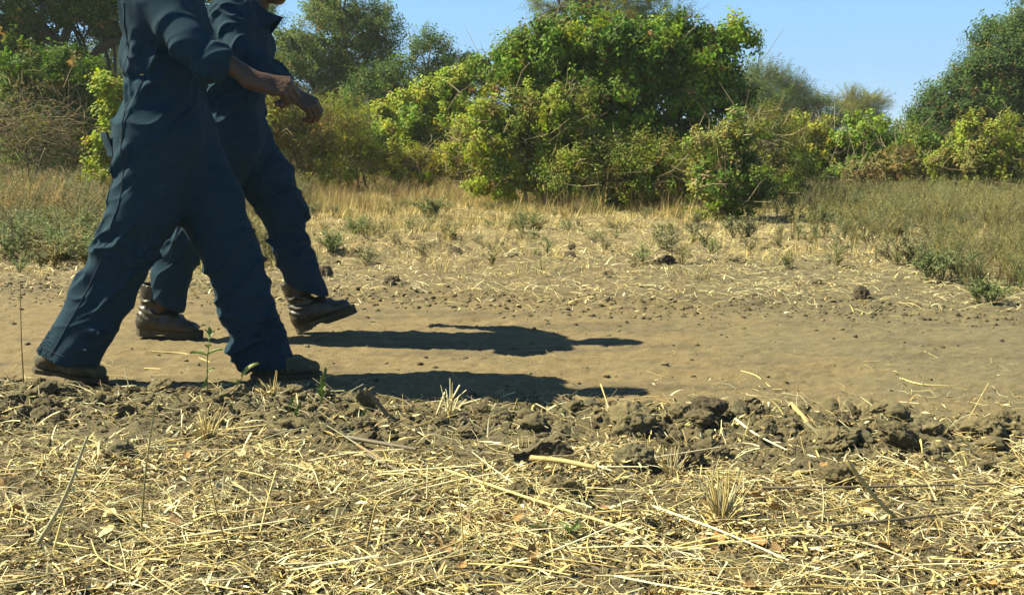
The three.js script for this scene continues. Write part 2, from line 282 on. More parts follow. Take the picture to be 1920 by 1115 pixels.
plant({ seed: 5, name: 'tree', category: 'tree', label: 'tall round grey green tree right of the walkers', x: -4.92, z: -32, kind: 'small', size: 1.6, clump: 0.3, per: 16, stems: 3, thick: 0.11, colors: [C.dark, C.sage, C.green, C.olive], blobs: [[0.06,3.76,1.43,1.03],[-0.79,2.86,0.93,0.9],[0.8,2.71,1.09,0.78],[0.08,4.57,0.81,0.56],[0.98,3.98,0.62,0.62],[-1.16,3.46,0.54,0.62],[0.03,2.11,1.24,0.54],[0,1.3,1.3,0.7]] });
plant({ seed: 6, name: 'tree', category: 'tree', label: 'low dark green tree between the round tree and the big bush', x: -2.54, z: -30, kind: 'small', size: 1.5, clump: 0.28, per: 15, stems: 4, thick: 0.07, colors: [C.deep, C.dark, C.green], blobs: [[0.25,2.74,0.9,0.7],[-0.4,2.32,0.73,0.55],[0.82,2.95,0.47,0.38],[0.53,2.1,0.87,0.44],[-1.2,1.96,0.73,0.44],[0,1.3,1.6,0.7]] });
plant({ seed: 7, name: 'tree', category: 'tree', label: 'dark tree showing between the farther walker and the round tree', x: -7.37, z: -33, kind: 'small', size: 1.6, clump: 0.3, per: 13, gaps: -0.2, stems: 3, thick: 0.1, colors: [C.deep, C.dark, C.green], blobs: [[0.46,3.31,0.54,0.8],[0.17,4.07,0.48,0.64],[-0.64,3.15,1.12,1.12],[0,2.1,1.2,0.8],[0.3,1.2,1.2,0.8]] });
plant({ seed: 8, name: 'tree', category: 'tree', label: 'mid green tree behind the tall yellow green sapling', x: -10.91, z: -30, kind: 'fine', size: 1.5, clump: 0.28, per: 12, stems: 3, thick: 0.07, colors: [C.dark, C.sage, C.green], blobs: [[-0.12,2.53,0.87,0.85],[0.27,3.09,0.5,0.44],[-0.58,1.96,0.87,0.58],[0.42,1.82,0.73,0.58],[0.1,1.2,1,0.7]] });
plant({ seed: 9, name: 'tree', category: 'tree', label: 'big spreading tree with dark limbs at the left', x: -9.52, z: -24, kind: 'small', size: 1.45, clump: 0.27, per: 20, gaps: -0.4, stems: 1, thick: 0.07, limbEvery: 4, rootX: 0.9, rootSpread: 0.1, wood: [0.035, 0.028, 0.02], colors: [C.deep, C.deep, C.dark, C.green], blobs: [[-0.7,3.67,1.28,0.58],[0.78,3.72,0.93,0.49],[0.3,3.32,0.65,0.26],[-1.24,3.26,0.47,0.42],[2.25,3.65,1.28,0.58],[-0.19,4.64,2.21,0.82],[-2.08,3.43,0.93,1.05],[1.04,3.26,0.47,0.23],[-0.18,2.82,0.47,0.26]],
  limbs: [{ points: [[0.95, 0, 0], [0.75, 1.2, 0], [0.4, 2.2, 0], [-0.2, 2.95, 0.1], [-0.7, 3.6, 0.1]], r0: 0.22, r1: 0.1 }, { points: [[0.35, 2.3, 0], [0.75, 2.85, 0.1], [1.3, 3.05, 0.2], [2.1, 3.15, 0.2]], r0: 0.13, r1: 0.05 }, { points: [[-0.1, 2.85, 0.1], [0.15, 3.4, 0.2], [0.2, 4.1, 0.1]], r0: 0.11, r1: 0.05 }, { points: [[-0.5, 3.2, 0.1], [-1.3, 2.9, 0.3], [-2.0, 3.3, 0.3]], r0: 0.09, r1: 0.05 }] });
plant({ seed: 10, name: 'tree', category: 'tree', label: 'huge dark green tree sloping down from the right edge', x: 11.14, z: -26, kind: 'small', size: 1.4, clump: 0.26, per: 16, gaps: -0.6, stems: 4, thick: 0.08, colors: [C.deep, C.deep, C.dark, C.green], blobs: [[0.59,2.31,1.2,1.14],[-0.43,1.64,0.95,0.69],[-1.33,1.15,0.56,0.35],[1.32,3.4,1.01,1.01],[0.04,2.13,0.76,0.61],[-0.78,1.27,0.88,0.45],[0.6,1.21,1.14,0.57],[2.6,3.6,1.4,1.3],[-0.1,2.05,0.8,0.6],[-0.95,1.5,0.7,0.45],[-1.55,0.95,0.6,0.4],[0.35,2.9,0.7,0.6],[2.2,2,1.4,1.2],[0.5,0.7,1.6,0.6]] });
plant({ seed: 11, gaps: -0.25, name: 'shrub', label: 'climbing bright green leaves under the limbs of the big left tree', x: -8.34, z: -20, kind: 'vine', clump: 0.16, per: 6, stems: 3, thick: 0.02, colors: [C.dark, C.green, C.fresh], blobs: [[-0.24,2.22,0.64,0.25],[0.23,2.08,0.39,0.29],[-0.61,2.36,0.39,0.25],[0.62,2.17,0.29,0.19]] });
plant({ seed: 12, name: 'shrub', label: 'dark shaded bush left of the tall yellow green sapling', x: -8.33, z: -20.6, kind: 'broad', clump: 0.2, per: 12, stems: 4, colors: [C.dark, C.green, C.dark], blobs: [[0.01,1.87,0.66,0.5],[0.48,1.63,0.4,0.36],[-0.49,1.72,0.6,0.4],[0.1,1.1,0.8,0.6],[-0.2,0.5,0.8,0.5]] });
plant({ seed: 13, name: 'shrub', label: 'brown leafless tangle of vines at the left edge', x: -7.41, z: -17, kind: 'sparse', size: 0.8, clump: 0.2, per: 3, dens: 0.8, stems: 6, thick: 0.015, twigs: 650, twigLong: 0.9, twigLift: 0.1, twigColor: [0.17, 0.135, 0.075], colors: [C.brown, C.drab, C.olive], blobs: [[-0.04,1.3,0.66,0.51],[0.39,1.02,0.46,0.28],[-0.35,1.02,0.5,0.33],[0.1,0.6,0.8,0.45]] });
plant({ seed: 14, name: 'sapling', category: 'sapling', label: 'tall yellow green sapling beside the nearer walker\u2019s back', x: -5.44, z: -15, kind: 'round', size: 0.75, clump: 0.10, per: 6, dens: 0.9, stems: 3, thick: 0.012, rootSpread: 0.08, lift: 0.8, colors: [C.fresh, C.lime, C.lime], blobs: [[0.02,1.43,0.12,0.28],[0.06,1.1,0.22,0.23],[-0.04,0.85,0.22,0.22],[-0.04,1.57,0.05,0.18],[0.13,1.35,0.06,0.2],[0,0.55,0.25,0.25]] });
plant({ seed: 15, name: 'shrub', label: 'yellow green leafy bush left of the big bush', x: -1.61, z: -22, kind: 'round', size: 0.95, clump: 0.19, per: 17, gaps: -0.55, stems: 6, rootSpread: 0.7, twigs: 60, colors: [C.green, C.fresh, C.lime, C.lime, C.yellow], blobs: [[-0.08,1.16,1.02,0.66],[0.66,1.63,0.56,0.59],[-0.77,0.93,0.69,0.56],[-1.25,0.82,0.48,0.45],[0.55,0.79,0.64,0.59],[0.82,2.09,0.36,0.28],[-0.19,0.53,0.75,0.34],[0.24,1.78,0.43,0.32],[0.4,0.35,0.9,0.3]] });
plant({ seed: 16, name: 'shrub', label: 'dull olive shrub just right of the farther walker\u2019s hand', x: -3.49, z: -18, kind: 'sparse', clump: 0.18, per: 11, dens: 1.2, stems: 6, twigs: 260, twigColor: [0.17, 0.13, 0.07], colors: [C.olive, C.drab, C.lime, C.brown], blobs: [[0.03,1.16,0.61,0.44],[-0.1,0.81,0.52,0.3],[0.46,0.98,0.44,0.35],[-0.39,1.33,0.44,0.31],[0.1,0.45,0.8,0.35]] });
plant({ seed: 17, name: 'shrub', label: 'small green shrub between the olive and the yellow green bushes', x: -2.89, z: -19.5, kind: 'small', size: 0.9, clump: 0.18, per: 10, stems: 5, twigs: 80, colors: [C.dark, C.green, C.olive, C.lime], blobs: [[-0.01,1.18,0.4,0.38],[-0.11,0.81,0.47,0.3],[0.12,0.62,0.38,0.21],[0,0.35,0.5,0.25]] });
plant({ seed: 18, name: 'shrub', label: 'big broad-leaved green bush with sprays reaching out against the sky', x: 1.52, z: -15.9, kind: 'broad', size: 0.9, clump: 0.17, per: 11, gaps: -0.5, stems: 8, rootSpread: 0.7, thick: 0.03, twigs: 160, deep: 0.9, lift: 0.15, colors: [C.deep, C.green, C.green, C.fresh, C.lime], blobs: [[-0.26,1.97,1.05,0.5],[0.59,2.02,0.83,0.47],[-0.93,2.22,0.39,0.26],[1.07,1.97,0.47,0.35],[1.53,2.28,0.18,0.1],[-1.44,1.9,0.45,0.23],[-1.85,2.03,0.2,0.07],[-1.77,1.81,0.27,0.1],[-0.78,1.74,0.6,0.38],[0.26,1.41,0.94,0.64],[0.93,1.41,0.68,0.56],[1.56,1.49,0.26,0.23],[0.13,0.79,0.9,0.56],[0.87,0.71,0.6,0.53],[-0.34,2.22,0.53,0.2],[0.43,0.49,0.83,0.41],[-0.6,2.42,0.5,0.22],[0.1,2.24,0.6,0.2],[0.7,2.3,0.45,0.22],[-1.15,2.28,0.34,0.16],[1.25,2.24,0.42,0.16],[1.66,2.36,0.2,0.07],[1.5,1.95,0.32,0.2],[-0.4,0.5,0.8,0.45]] });
plant({ seed: 19, name: 'shrub', label: 'yellowing twiggy shrub in front of the big bush\u2019s left side', x: 0.42, z: -14.9, kind: 'vine', size: 0.72, clump: 0.15, per: 10, gaps: -0.4, stems: 8, rootSpread: 0.5, twigs: 300, twigColor: [0.24, 0.19, 0.12], colors: [C.green, C.olive, C.lime, C.lime, C.yellow], dryShare: 0.08, blobs: [[-0.2,1.19,0.63,0.41],[-0.05,0.79,0.74,0.48],[0.39,0.64,0.59,0.59],[-0.64,1.01,0.41,0.45],[0.31,1.3,0.45,0.33],[-0.42,0.42,0.56,0.3],[0.61,0.31,0.59,0.3]] });
plant({ seed: 20, name: 'shrub', label: 'tangled olive shrub right behind the pale-leaved bush', x: 4.44, z: -18.5, kind: 'small', size: 0.9, clump: 0.17, per: 11, stems: 6, twigs: 120, colors: [C.dark, C.olive, C.olive, C.lime], dryShare: 0.12, blobs: [[-0.03,0.72,0.47,0.56],[0.21,0.32,0.49,0.36],[-0.18,1.12,0.27,0.23]] });
plant({ seed: 21, name: 'shrub', label: 'yellow green shrub below the dark round-headed tree', x: 5.3, z: -19.5, kind: 'round', size: 0.85, clump: 0.17, per: 11, stems: 6, twigs: 90, colors: [C.green, C.olive, C.lime, C.yellow], dryShare: 0.1, blobs: [[0.19,0.83,0.49,0.42],[0.06,0.48,0.57,0.38],[-0.24,1.04,0.3,0.27],[0.1,0.25,0.6,0.25]] });
plant({ seed: 22, name: 'shrub', label: 'bright green shrub below the gap of sky', x: 6.09, z: -19, kind: 'round', size: 0.9, clump: 0.17, per: 12, stems: 5, twigs: 50, colors: [C.green, C.fresh, C.fresh, C.lime], blobs: [[-0.04,0.85,0.44,0.35],[-0.23,0.58,0.46,0.33],[0.27,0.67,0.33,0.31],[0,0.3,0.6,0.3]] });
plant({ seed: 23, name: 'shrub', label: 'low brownish shrub under the bright green one', x: 5.9, z: -17.6, kind: 'round', size: 0.8, clump: 0.14, per: 6, stems: 5, twigs: 120, colors: [C.olive, C.brown, C.green], dryShare: 0.18, blobs: [[0.25,0.38,0.35,0.31],[-0.25,0.3,0.4,0.23]] });
plant({ seed: 24, name: 'shrub', label: 'green shrub at the foot of the huge right-hand tree, left end', x: 6.76, z: -18, kind: 'broad', size: 0.75, clump: 0.17, per: 11, stems: 5, twigs: 60, colors: [C.dark, C.green, C.olive, C.fresh], blobs: [[0.17,0.68,0.51,0.39],[0.01,0.43,0.52,0.31],[-0.19,0.92,0.21,0.17],[0,0.2,0.6,0.25]] });
plant({ seed: 25, name: 'shrub', label: 'olive twiggy shrub at the right edge before the huge tree', x: 7.37, z: -17, kind: 'vine', size: 0.75, clump: 0.17, per: 10, stems: 6, twigs: 240, colors: [C.olive, C.olive, C.lime, C.drab], dryShare: 0.12, blobs: [[-0.09,0.82,0.54,0.43],[-0.24,0.45,0.63,0.33],[0.33,0.61,0.5,0.41],[0.2,0.25,0.8,0.3]] });
plant({ seed: 26, name: 'shrub', label: 'dusty pale-leaved shrub standing in front of the big bush', x: 2.43, z: -12.6, kind: 'round', size: 0.6, clump: 0.13, per: 10, gaps: -0.45, stems: 5, rootSpread: 0.12, thick: 0.014, twigs: 110, colors: [C.dark, C.green, C.olive, C.pale], dryShare: 0.12, dry: [0.26, 0.2, 0.10], blobs: [[-0.01,0.69,0.31,0.35],[-0.1,0.39,0.28,0.25],[0.19,0.98,0.19,0.18],[0.15,0.27,0.28,0.2],[-0.22,0.75,0.16,0.18],[0.0,0.14,0.36,0.16],[0.3,0.5,0.22,0.3]] });
plant({ seed: 27, name: 'shrub', label: 'tangled olive green undergrowth at the foot of the big bush', x: 1.55, z: -14.4, kind: 'small', size: 0.85, clump: 0.16, per: 13, gaps: -0.45, stems: 9, rootSpread: 0.6, thick: 0.014, twigs: 170, twigColor: [0.19, 0.155, 0.09], colors: [C.green, C.olive, C.lime, C.drab], dryShare: 0.12, blobs: [[-0.5,0.42,0.55,0.34],[0.15,0.45,0.6,0.38],[0.75,0.4,0.5,0.36],[0.4,0.2,0.9,0.22]] });
plant({ seed: 28, name: 'shrub', label: 'low green shrub between the dusty shrub and the tangled olive one', x: 3.25, z: -14.8, kind: 'small', size: 0.85, clump: 0.15, per: 8, gaps: -0.4, stems: 6, rootSpread: 0.3, thick: 0.012, twigs: 200, twigColor: [0.19, 0.155, 0.09], colors: [C.dark, C.olive, C.green, C.lime], dryShare: 0.1, blobs: [[-0.25,0.55,0.4,0.42],[0.25,0.4,0.45,0.34],[0.1,0.85,0.3,0.25],[0,0.18,0.7,0.2]] });
plant({ seed: 29, name: 'shrub', label: 'olive undergrowth before the yellow green bush', x: -0.9, z: -19.6, kind: 'vine', size: 0.75, clump: 0.16, per: 8, gaps: -0.35, stems: 7, rootSpread: 0.8, thick: 0.012, twigs: 240, twigColor: [0.2, 0.16, 0.09], colors: [C.olive, C.lime, C.yellow, C.drab], dryShare: 0.12, blobs: [[-0.9,0.4,0.7,0.35],[0,0.45,0.7,0.4],[0.8,0.5,0.6,0.45],[0.3,0.85,0.6,0.35]] });
plant({ seed: 30, name: 'shrub', label: 'green shrub filling the gap below the low dark tree', x: -3.9, z: -25, kind: 'small', size: 1.1, clump: 0.2, per: 11, stems: 6, rootSpread: 0.8, twigs: 60, colors: [C.dark, C.green, C.olive, C.lime], blobs: [[-0.9,0.8,0.9,0.7],[0.2,1.0,0.9,0.8],[1.1,0.9,0.8,0.7],[0.2,0.4,1.5,0.4]] });
plant({ seed: 31, name: 'tree', category: 'tree', label: 'dark tree at the left edge closing the view behind the vine tangle', x: -12.6, z: -27.5, kind: 'small', size: 1.5, clump: 0.28, per: 14, stems: 3, thick: 0.08, colors: [C.deep, C.dark, C.green], blobs: [[0,2.6,1.3,1.0],[0.9,2.2,1.0,0.8],[-0.8,2.9,1.2,1.0],[0.4,1.3,1.6,0.9],[-0.2,3.5,1.1,0.7],[0.2,0.6,1.8,0.6]] });
// the wood behind everything, too far to part
{
  const r = random(77), lists = [[], [], []], m = new THREE.Matrix4(), q = new THREE.Quaternion();
  for (let k = 0; k < 5200; k++) {
    const x = range(r, -46, 46), z = -range(r, 56, 66), top = 1.5 + 1.1 * fbm2(x * 0.12 + 40, 2, 3) + 0.35 * noise2(x * 0.7, 9) - (x > 16 && x < 24 ? 0.6 : 0), y = top * Math.pow(r(), 0.6);
    q.setFromEuler(new THREE.Euler(gauss(r), r() * 6, gauss(r))); const s = range(r, 1.6, 2.8); m.compose(V(x, Math.max(0.1, y), z), q, V(s, s, s));
    lists[Math.floor(r() * 3)].push([m.clone(), tint(r, r() < 0.5 ? C.dark : C.sage, 0.3)]);
  }
  const g = new THREE.Group(); g.name = 'far_woodland'; g.userData = { label: 'far-off belt of dark woodland along the horizon', category: 'woodland', kind: 'stuff' }; scene.add(g);
  lists.forEach((l, k) => { const im = new THREE.InstancedMesh(spraysOf('fine')[k], leafMaterial, l.length); im.name = 'foliage'; im.userData.kind = 'stuff'; im.castShadow = im.receiveShadow = true; l.forEach(([mm, c], i) => { im.setMatrixAt(i, mm); im.setColorAt(i, lin(...c)); }); g.add(im); });
}

// ---------------------------------------------------------------- grasses and herbs
function tuft(seed, { n, L, W, lean, spread, seg = 3 }) {
  const r = random(seed), s = new Shape();
  for (let k = 0; k < n; k++) { const a = r() * 6.283, d = Math.sqrt(r()) * spread; s.blade(V(Math.cos(a) * d, -0.01, Math.sin(a) * d), a + gauss(r) * 0.8, L * range(r, 0.45, 1.15), W * range(r, 0.7, 1.3), Math.abs(gauss(r)) * lean, range(r, 0.1, 1.3), tint(r, [1, 1, 1], 0.35, 0.1), seg); }
  return s.geometry();
}
function herb(seed, { h, stems, leaf, wide = 0.4, lean = 0.5, leaves = 14, fork = 2 }) {
  const r = random(seed), s = new Shape();
  for (let k = 0; k < stems; k++) {
    const yaw = r() * 6.283, ln = range(r, 0.1, lean), H = h * range(r, 0.55, 1.1), P = (t) => V(Math.cos(yaw) * ln * H * t * (0.4 + 0.6 * t), H * t * (1 - 0.15 * ln * t), Math.sin(yaw) * ln * H * t * (0.4 + 0.6 * t));
    s.tube([P(0).add(V(0, -0.02, 0)), P(0.5), P(1)], [0.0035, 0.0025, 0.001], 3, [0.9, 0.75, 0.6]);
    for (let f = 0; f <= fork; f++) {
      const t0 = f ? range(r, 0.3, 0.7) : 0, a = yaw + gauss(r) * 1.6, L = f ? H * range(r, 0.2, 0.45) : 0, Q = (t) => f ? P(t0).add(V(Math.cos(a) * L * 0.7 * t, L * 0.7 * t, Math.sin(a) * L * 0.7 * t)) : P(0.15 + 0.85 * t);
      if (f) s.tube([Q(0), Q(1)], [0.002, 0.0008], 3, [0.9, 0.75, 0.6]);
      for (let q = 0; q < leaves / (f ? 2 : 1); q++) { const b = r() * 6.283, d = V(Math.cos(b), range(r, -0.2, 0.9), Math.sin(b)).normalize(), l = leaf * range(r, 0.6, 1.2); s.leaf(Q(range(r, 0.05, 1)), d, V(gauss(r) * 0.5, 1, gauss(r) * 0.5).normalize(), l, l * wide, tint(r, [1, 1, 1], 0.3, 0.12)); }
    }
  }
  return s.geometry();
}
const G = { straw: [0.49, 0.38, 0.13], tan: [0.38, 0.28, 0.10], rust: [0.26, 0.155, 0.055], brown: [0.19, 0.125, 0.05], olive: [0.17, 0.16, 0.036], green: [0.10, 0.14, 0.026], grey: [0.145, 0.155, 0.062], leaf: [0.13, 0.19, 0.03] };
const inSlope = (s, a, b, f = 0.03) => smoothstep(s, a - f, a + f) * (1 - smoothstep(s, b - f, b + f));
// scatter(): copies of a few shapes wherever density(x, d, s) allows; s is x over distance
function scatter(o) {
  const r = random(o.seed), lists = o.shapes.map(() => []), m = new THREE.Matrix4(), q = new THREE.Quaternion(), qy = new THREE.Quaternion();
  let tries = 0, made = 0;
  while (made < o.count && tries++ < o.count * 30) {
    const d = Math.sqrt(range(r, o.near * o.near, o.far * o.far)), s = range(r, o.left ?? -0.6, o.right ?? 0.6), x = s * d, z = -d;
    if (r() > o.density(x, d, s)) continue; made++;
    const n = slope(x, z), yaw = o.yaw ? o.yaw(r) : r() * 6.283; q.setFromUnitVectors(up3, n.lerp(up3, o.upright ?? 0.7).normalize()); qy.setFromAxisAngle(up3, yaw); q.multiply(qy);
    if (o.tip) { qy.setFromEuler(new THREE.Euler(gauss(r) * o.tip, 0, gauss(r) * o.tip)); q.multiply(qy); }
    const k = o.scale(r, x, d, s), c = o.color(r, x, d, s), y = height(x, z) + (o.raise ? o.raise(r, x, d) : 0);
    m.compose(V(x, y, z), q, Array.isArray(k) ? V(...k) : V(k, k, k)); lists[Math.floor(r() * lists.length)].push([m.clone(), c]);
  }
  const g = new THREE.Group(); g.name = numbered(o.name); g.userData = { label: o.label, category: o.category, kind: 'stuff' }; scene.add(g);
  lists.forEach((l, k) => { if (!l.length) return; const im = new THREE.InstancedMesh(o.shapes[k], o.material ?? grassMaterial, l.length); im.name = o.piece ?? 'blades'; im.userData.kind = 'stuff'; im.castShadow = im.receiveShadow = true; l.forEach(([mm, c], i) => { im.setMatrixAt(i, mm); im.setColorAt(i, lin(...c)); }); g.add(im); });
  return g;
}
const pick = (r, ...list) => list[Math.floor(r() * list.length)];
const patch = (x, d, f, seed) => 0.5 + 0.5 * fbm2(x * f + seed, d * f * 0.8, 2);
const tallDry = [0, 1, 2].map((k) => tuft(900 + k, { n: 22, L: 0.42, W: 0.006, lean: 0.45, spread: 0.09 }));
const shortDry = [0, 1, 2].map((k) => tuft(920 + k, { n: 18, L: 0.16, W: 0.005, lean: 0.9, spread: 0.1, seg: 2 }));
const weedy = [0, 1, 2].map((k) => herb(940 + k, { h: 0.26, stems: 13, leaf: 0.026, wide: 0.5, lean: 1.5, leaves: 13, fork: 3 }));
const wispy = [0, 1, 2].map((k) => herb(960 + k, { h: 0.5, stems: 6, leaf: 0.022, wide: 0.35, lean: 0.5, leaves: 18, fork: 4 }));

scatter({ seed: 201, name: 'dry_grass', label: 'brown and straw coloured tall grass along the foot of the bushes', category: 'grass', shapes: tallDry, count: 13000, near: 11.5, far: 33,
  density: (x, d, s) => { const p = patch(x, d, 0.6, 3), mid = inSlope(s, -0.20, 0.19) * smoothstep(d, 12.8 + 2.6 * noise2(x * 0.5, 2) + 1.2 * noise2(x * 1.7, d), 15.5 + 1.5 * noise2(x * 0.6, 12)), left = inSlope(s, -0.6, -0.2) * smoothstep(d, 11.5, 15), right = inSlope(s, 0.19, 0.6) * smoothstep(d, 14 - 3 * smoothstep(s, 0.25, 0.4), 17); return Math.max(mid, left * 0.9, right) * (0.12 + 0.88 * smoothstep(p, 0.25, 0.7)) * (d > 22 ? 0.45 : 1); },
  scale: (r, x, d, s) => range(r, 0.4, 1.1) * (0.7 + 0.5 * patch(x, d, 0.5, 90)) * (inSlope(s, -0.02, 0.16) > 0.5 && d < 17 ? 1.1 : 0.8), color: (r, x, d, s) => tint(r, s < -0.2 ? pick(r, G.tan, G.olive, G.olive, G.straw) : s > 0.2 ? pick(r, G.grey, G.grey, G.olive, G.green, G.tan) : pick(r, G.straw, G.tan, G.rust, G.brown, G.olive), 0.25) });
scatter({ seed: 202, name: 'short_dry_grass', label: 'short bleached grass over the open ground beyond the track', category: 'grass', shapes: shortDry, count: 18000, near: 6.6, far: 24,
  density: (x, d, s) => smoothstep(d, 6.6, 8.5) * (0.14 + 0.75 * smoothstep(d, 10.5, 15)) * Math.pow(patch(x, d, 1.1, 21), 1.5) * (s > 0.06 && s < 0.33 && d < 14 ? 0.6 : 1), scale: (r) => range(r, 0.5, 1.25), color: (r, x, d, s) => tint(r, pick(r, G.straw, G.straw, G.tan, G.olive), 0.25) });
scatter({ seed: 203, name: 'grey_green_herbs', label: 'dense grey green herbs filling the right side beyond the track', category: 'herbs', shapes: wispy, count: 4000, near: 6.4, far: 24, left: 0.2, piece: 'stems',
  density: (x, d, s) => smoothstep(s - (0.42 - 0.035 * Math.min(2.6, d - 6.5) - 0.008 * Math.max(0, d - 9.1)) + 0.06 * noise2(x, d) + 0.05 * noise2(x * 3, d * 2), -0.06, 0.06) * (0.08 + 0.92 * smoothstep(patch(x, d, 0.9, 5), 0.3, 0.62)) * (s > 0.2 ? 1 : 0), scale: (r, x, d) => range(r, 0.4, 1.0) * (d < 10 ? 0.68 : 0.9), color: (r) => tint(r, pick(r, G.grey, G.olive, G.olive, G.green), 0.25) });
scatter({ seed: 204, name: 'olive_herbs', label: 'olive herbs and seeding grass left of the walkers', category: 'herbs', shapes: wispy, count: 3400, near: 8, far: 26, right: -0.17, piece: 'stems',
  density: (x, d, s) => (d < 13 ? 0.55 * Math.pow(patch(x, d, 0.8, 51), 1.3) : 1) * inSlope(s, -0.6, -0.2) * (0.35 + 0.65 * patch(x, d, 0.6, 15)), scale: (r) => range(r, 0.6, 1.15), color: (r) => tint(r, pick(r, G.olive, G.olive, G.tan, G.green, G.grey), 0.25) });
scatter({ seed: 205, name: 'low_green_herbs', label: 'low leafy green herbs beside the track at the far left', category: 'herbs', shapes: weedy, count: 420, near: 7.3, far: 12.5, right: -0.3, piece: 'stems',
  density: (x, d, s) => smoothstep(d, 7.4, 8.2) * (1 - smoothstep(d, 11, 12.5)) * Math.pow(patch(x, d, 1.0, 31), 0.8), scale: (r) => range(r, 0.5, 0.95), color: (r) => tint(r, pick(r, G.green, G.green, G.leaf, G.olive), 0.25) });
scatter({ seed: 206, name: 'grey_green_sprigs', label: 'scattered small sprigs over the open ground', category: 'herbs', shapes: weedy, count: 260, near: 7.5, far: 16, left: -0.24, right: 0.36, piece: 'stems',
  density: (x, d, s) => Math.pow(patch(x, d, 0.9, 77), 3.2) * smoothstep(d, 7, 8.5) * 1.4, scale: (r) => range(r, 0.3, 0.65), color: (r) => tint(r, pick(r, G.grey, G.green, G.olive), 0.25) });

// weeds one can pick out on the open ground
const weedSpots = [[-1.56, 10.4, 0.85, 'dark low weed at the edge of the dug ground'], [-1.45, 8.75, 0.75, 'leafy green weed just right of the farther walker\u2019s shin'], [-1.05, 8.1, 0.5, 'small green weed nearest the track among those beyond it'], [-1.0, 12.9, 1.0, 'grey green weed below the yellow green bush'], [0.14, 11.3, 0.8, 'low grey weed alone in the middle of the open ground'], [1.28, 8.9, 0.72, 'sprawling green weed right of the middle of the open ground'], [2.16, 10.1, 0.85, 'green weed in front of the pale-leaved shrub'], [3.23, 11.7, 1.05, 'bushy dark weed right of the pale-leaved shrub'], [2.62, 5.95, 0.6, 'green weed at the right edge beside the track'], [2.81, 7.0, 0.85, 'dark green weed at the near corner of the right-hand herbs'], [2.86, 7.9, 0.9, 'taller dark green weed behind the near corner of the right-hand herbs'], [-1.72, 8.5, 0.7, 'weed showing between the farther walker\u2019s legs and the open ground']];
weedSpots.forEach(([x, d, k, label], n) => {
  const r = random(3000 + n), w = thing('weed', label, 'weed', 'weeds on the open ground', [x, height(x, -d), -d]); w.scale.setScalar(k * 1.05); w.rotation.y = r() * 6;
  const c = tint(r, pick(r, G.green, G.leaf, G.grey), 0.15);
  for (let q = 0; q < 3; q++) { const g = weedy[q].clone(), a = g.attributes.color; for (let i = 0; i < a.count; i++) a.setXYZ(i, a.getX(i) * c[0], a.getY(i) * c[1], a.getZ(i) * c[2]); const m = part('stem_cluster', g, grassMaterial, w); m.position.set(gauss(r) * 0.13, 0, gauss(r) * 0.13); m.rotation.y = r() * 6; }
});

// ---------------------------------------------------------------- people: bones with radii, joined by a smooth minimum and meshed
const bone = (a, b, ra, rb = ra, o = {}) => ({ a, b, ra, rb, s: o.s ?? [1, 1, 1], k: o.k ?? 0.04, cut: o.cut, hollow: o.hollow });
function boneDistance(q, x, y, z) {
  const [sx, sy, sz] = q.s, ax = q.a[0], ay = q.a[1], az = q.a[2];
  const bx = (q.b[0] - ax) * sx, by = (q.b[1] - ay) * sy, bz = (q.b[2] - az) * sz, px = (x - ax) * sx, py = (y - ay) * sy, pz = (z - az) * sz;
  const l = bx * bx + by * by + bz * bz, t = l > 0 ? Math.min(1, Math.max(0, (px * bx + py * by + pz * bz) / l)) : 0;
  const dx = px - bx * t, dy = py - by * t, dz = pz - bz * t;
  return (Math.sqrt(dx * dx + dy * dy + dz * dz) - (q.ra + (q.rb - q.ra) * t)) / Math.max(sx, sy, sz);
}
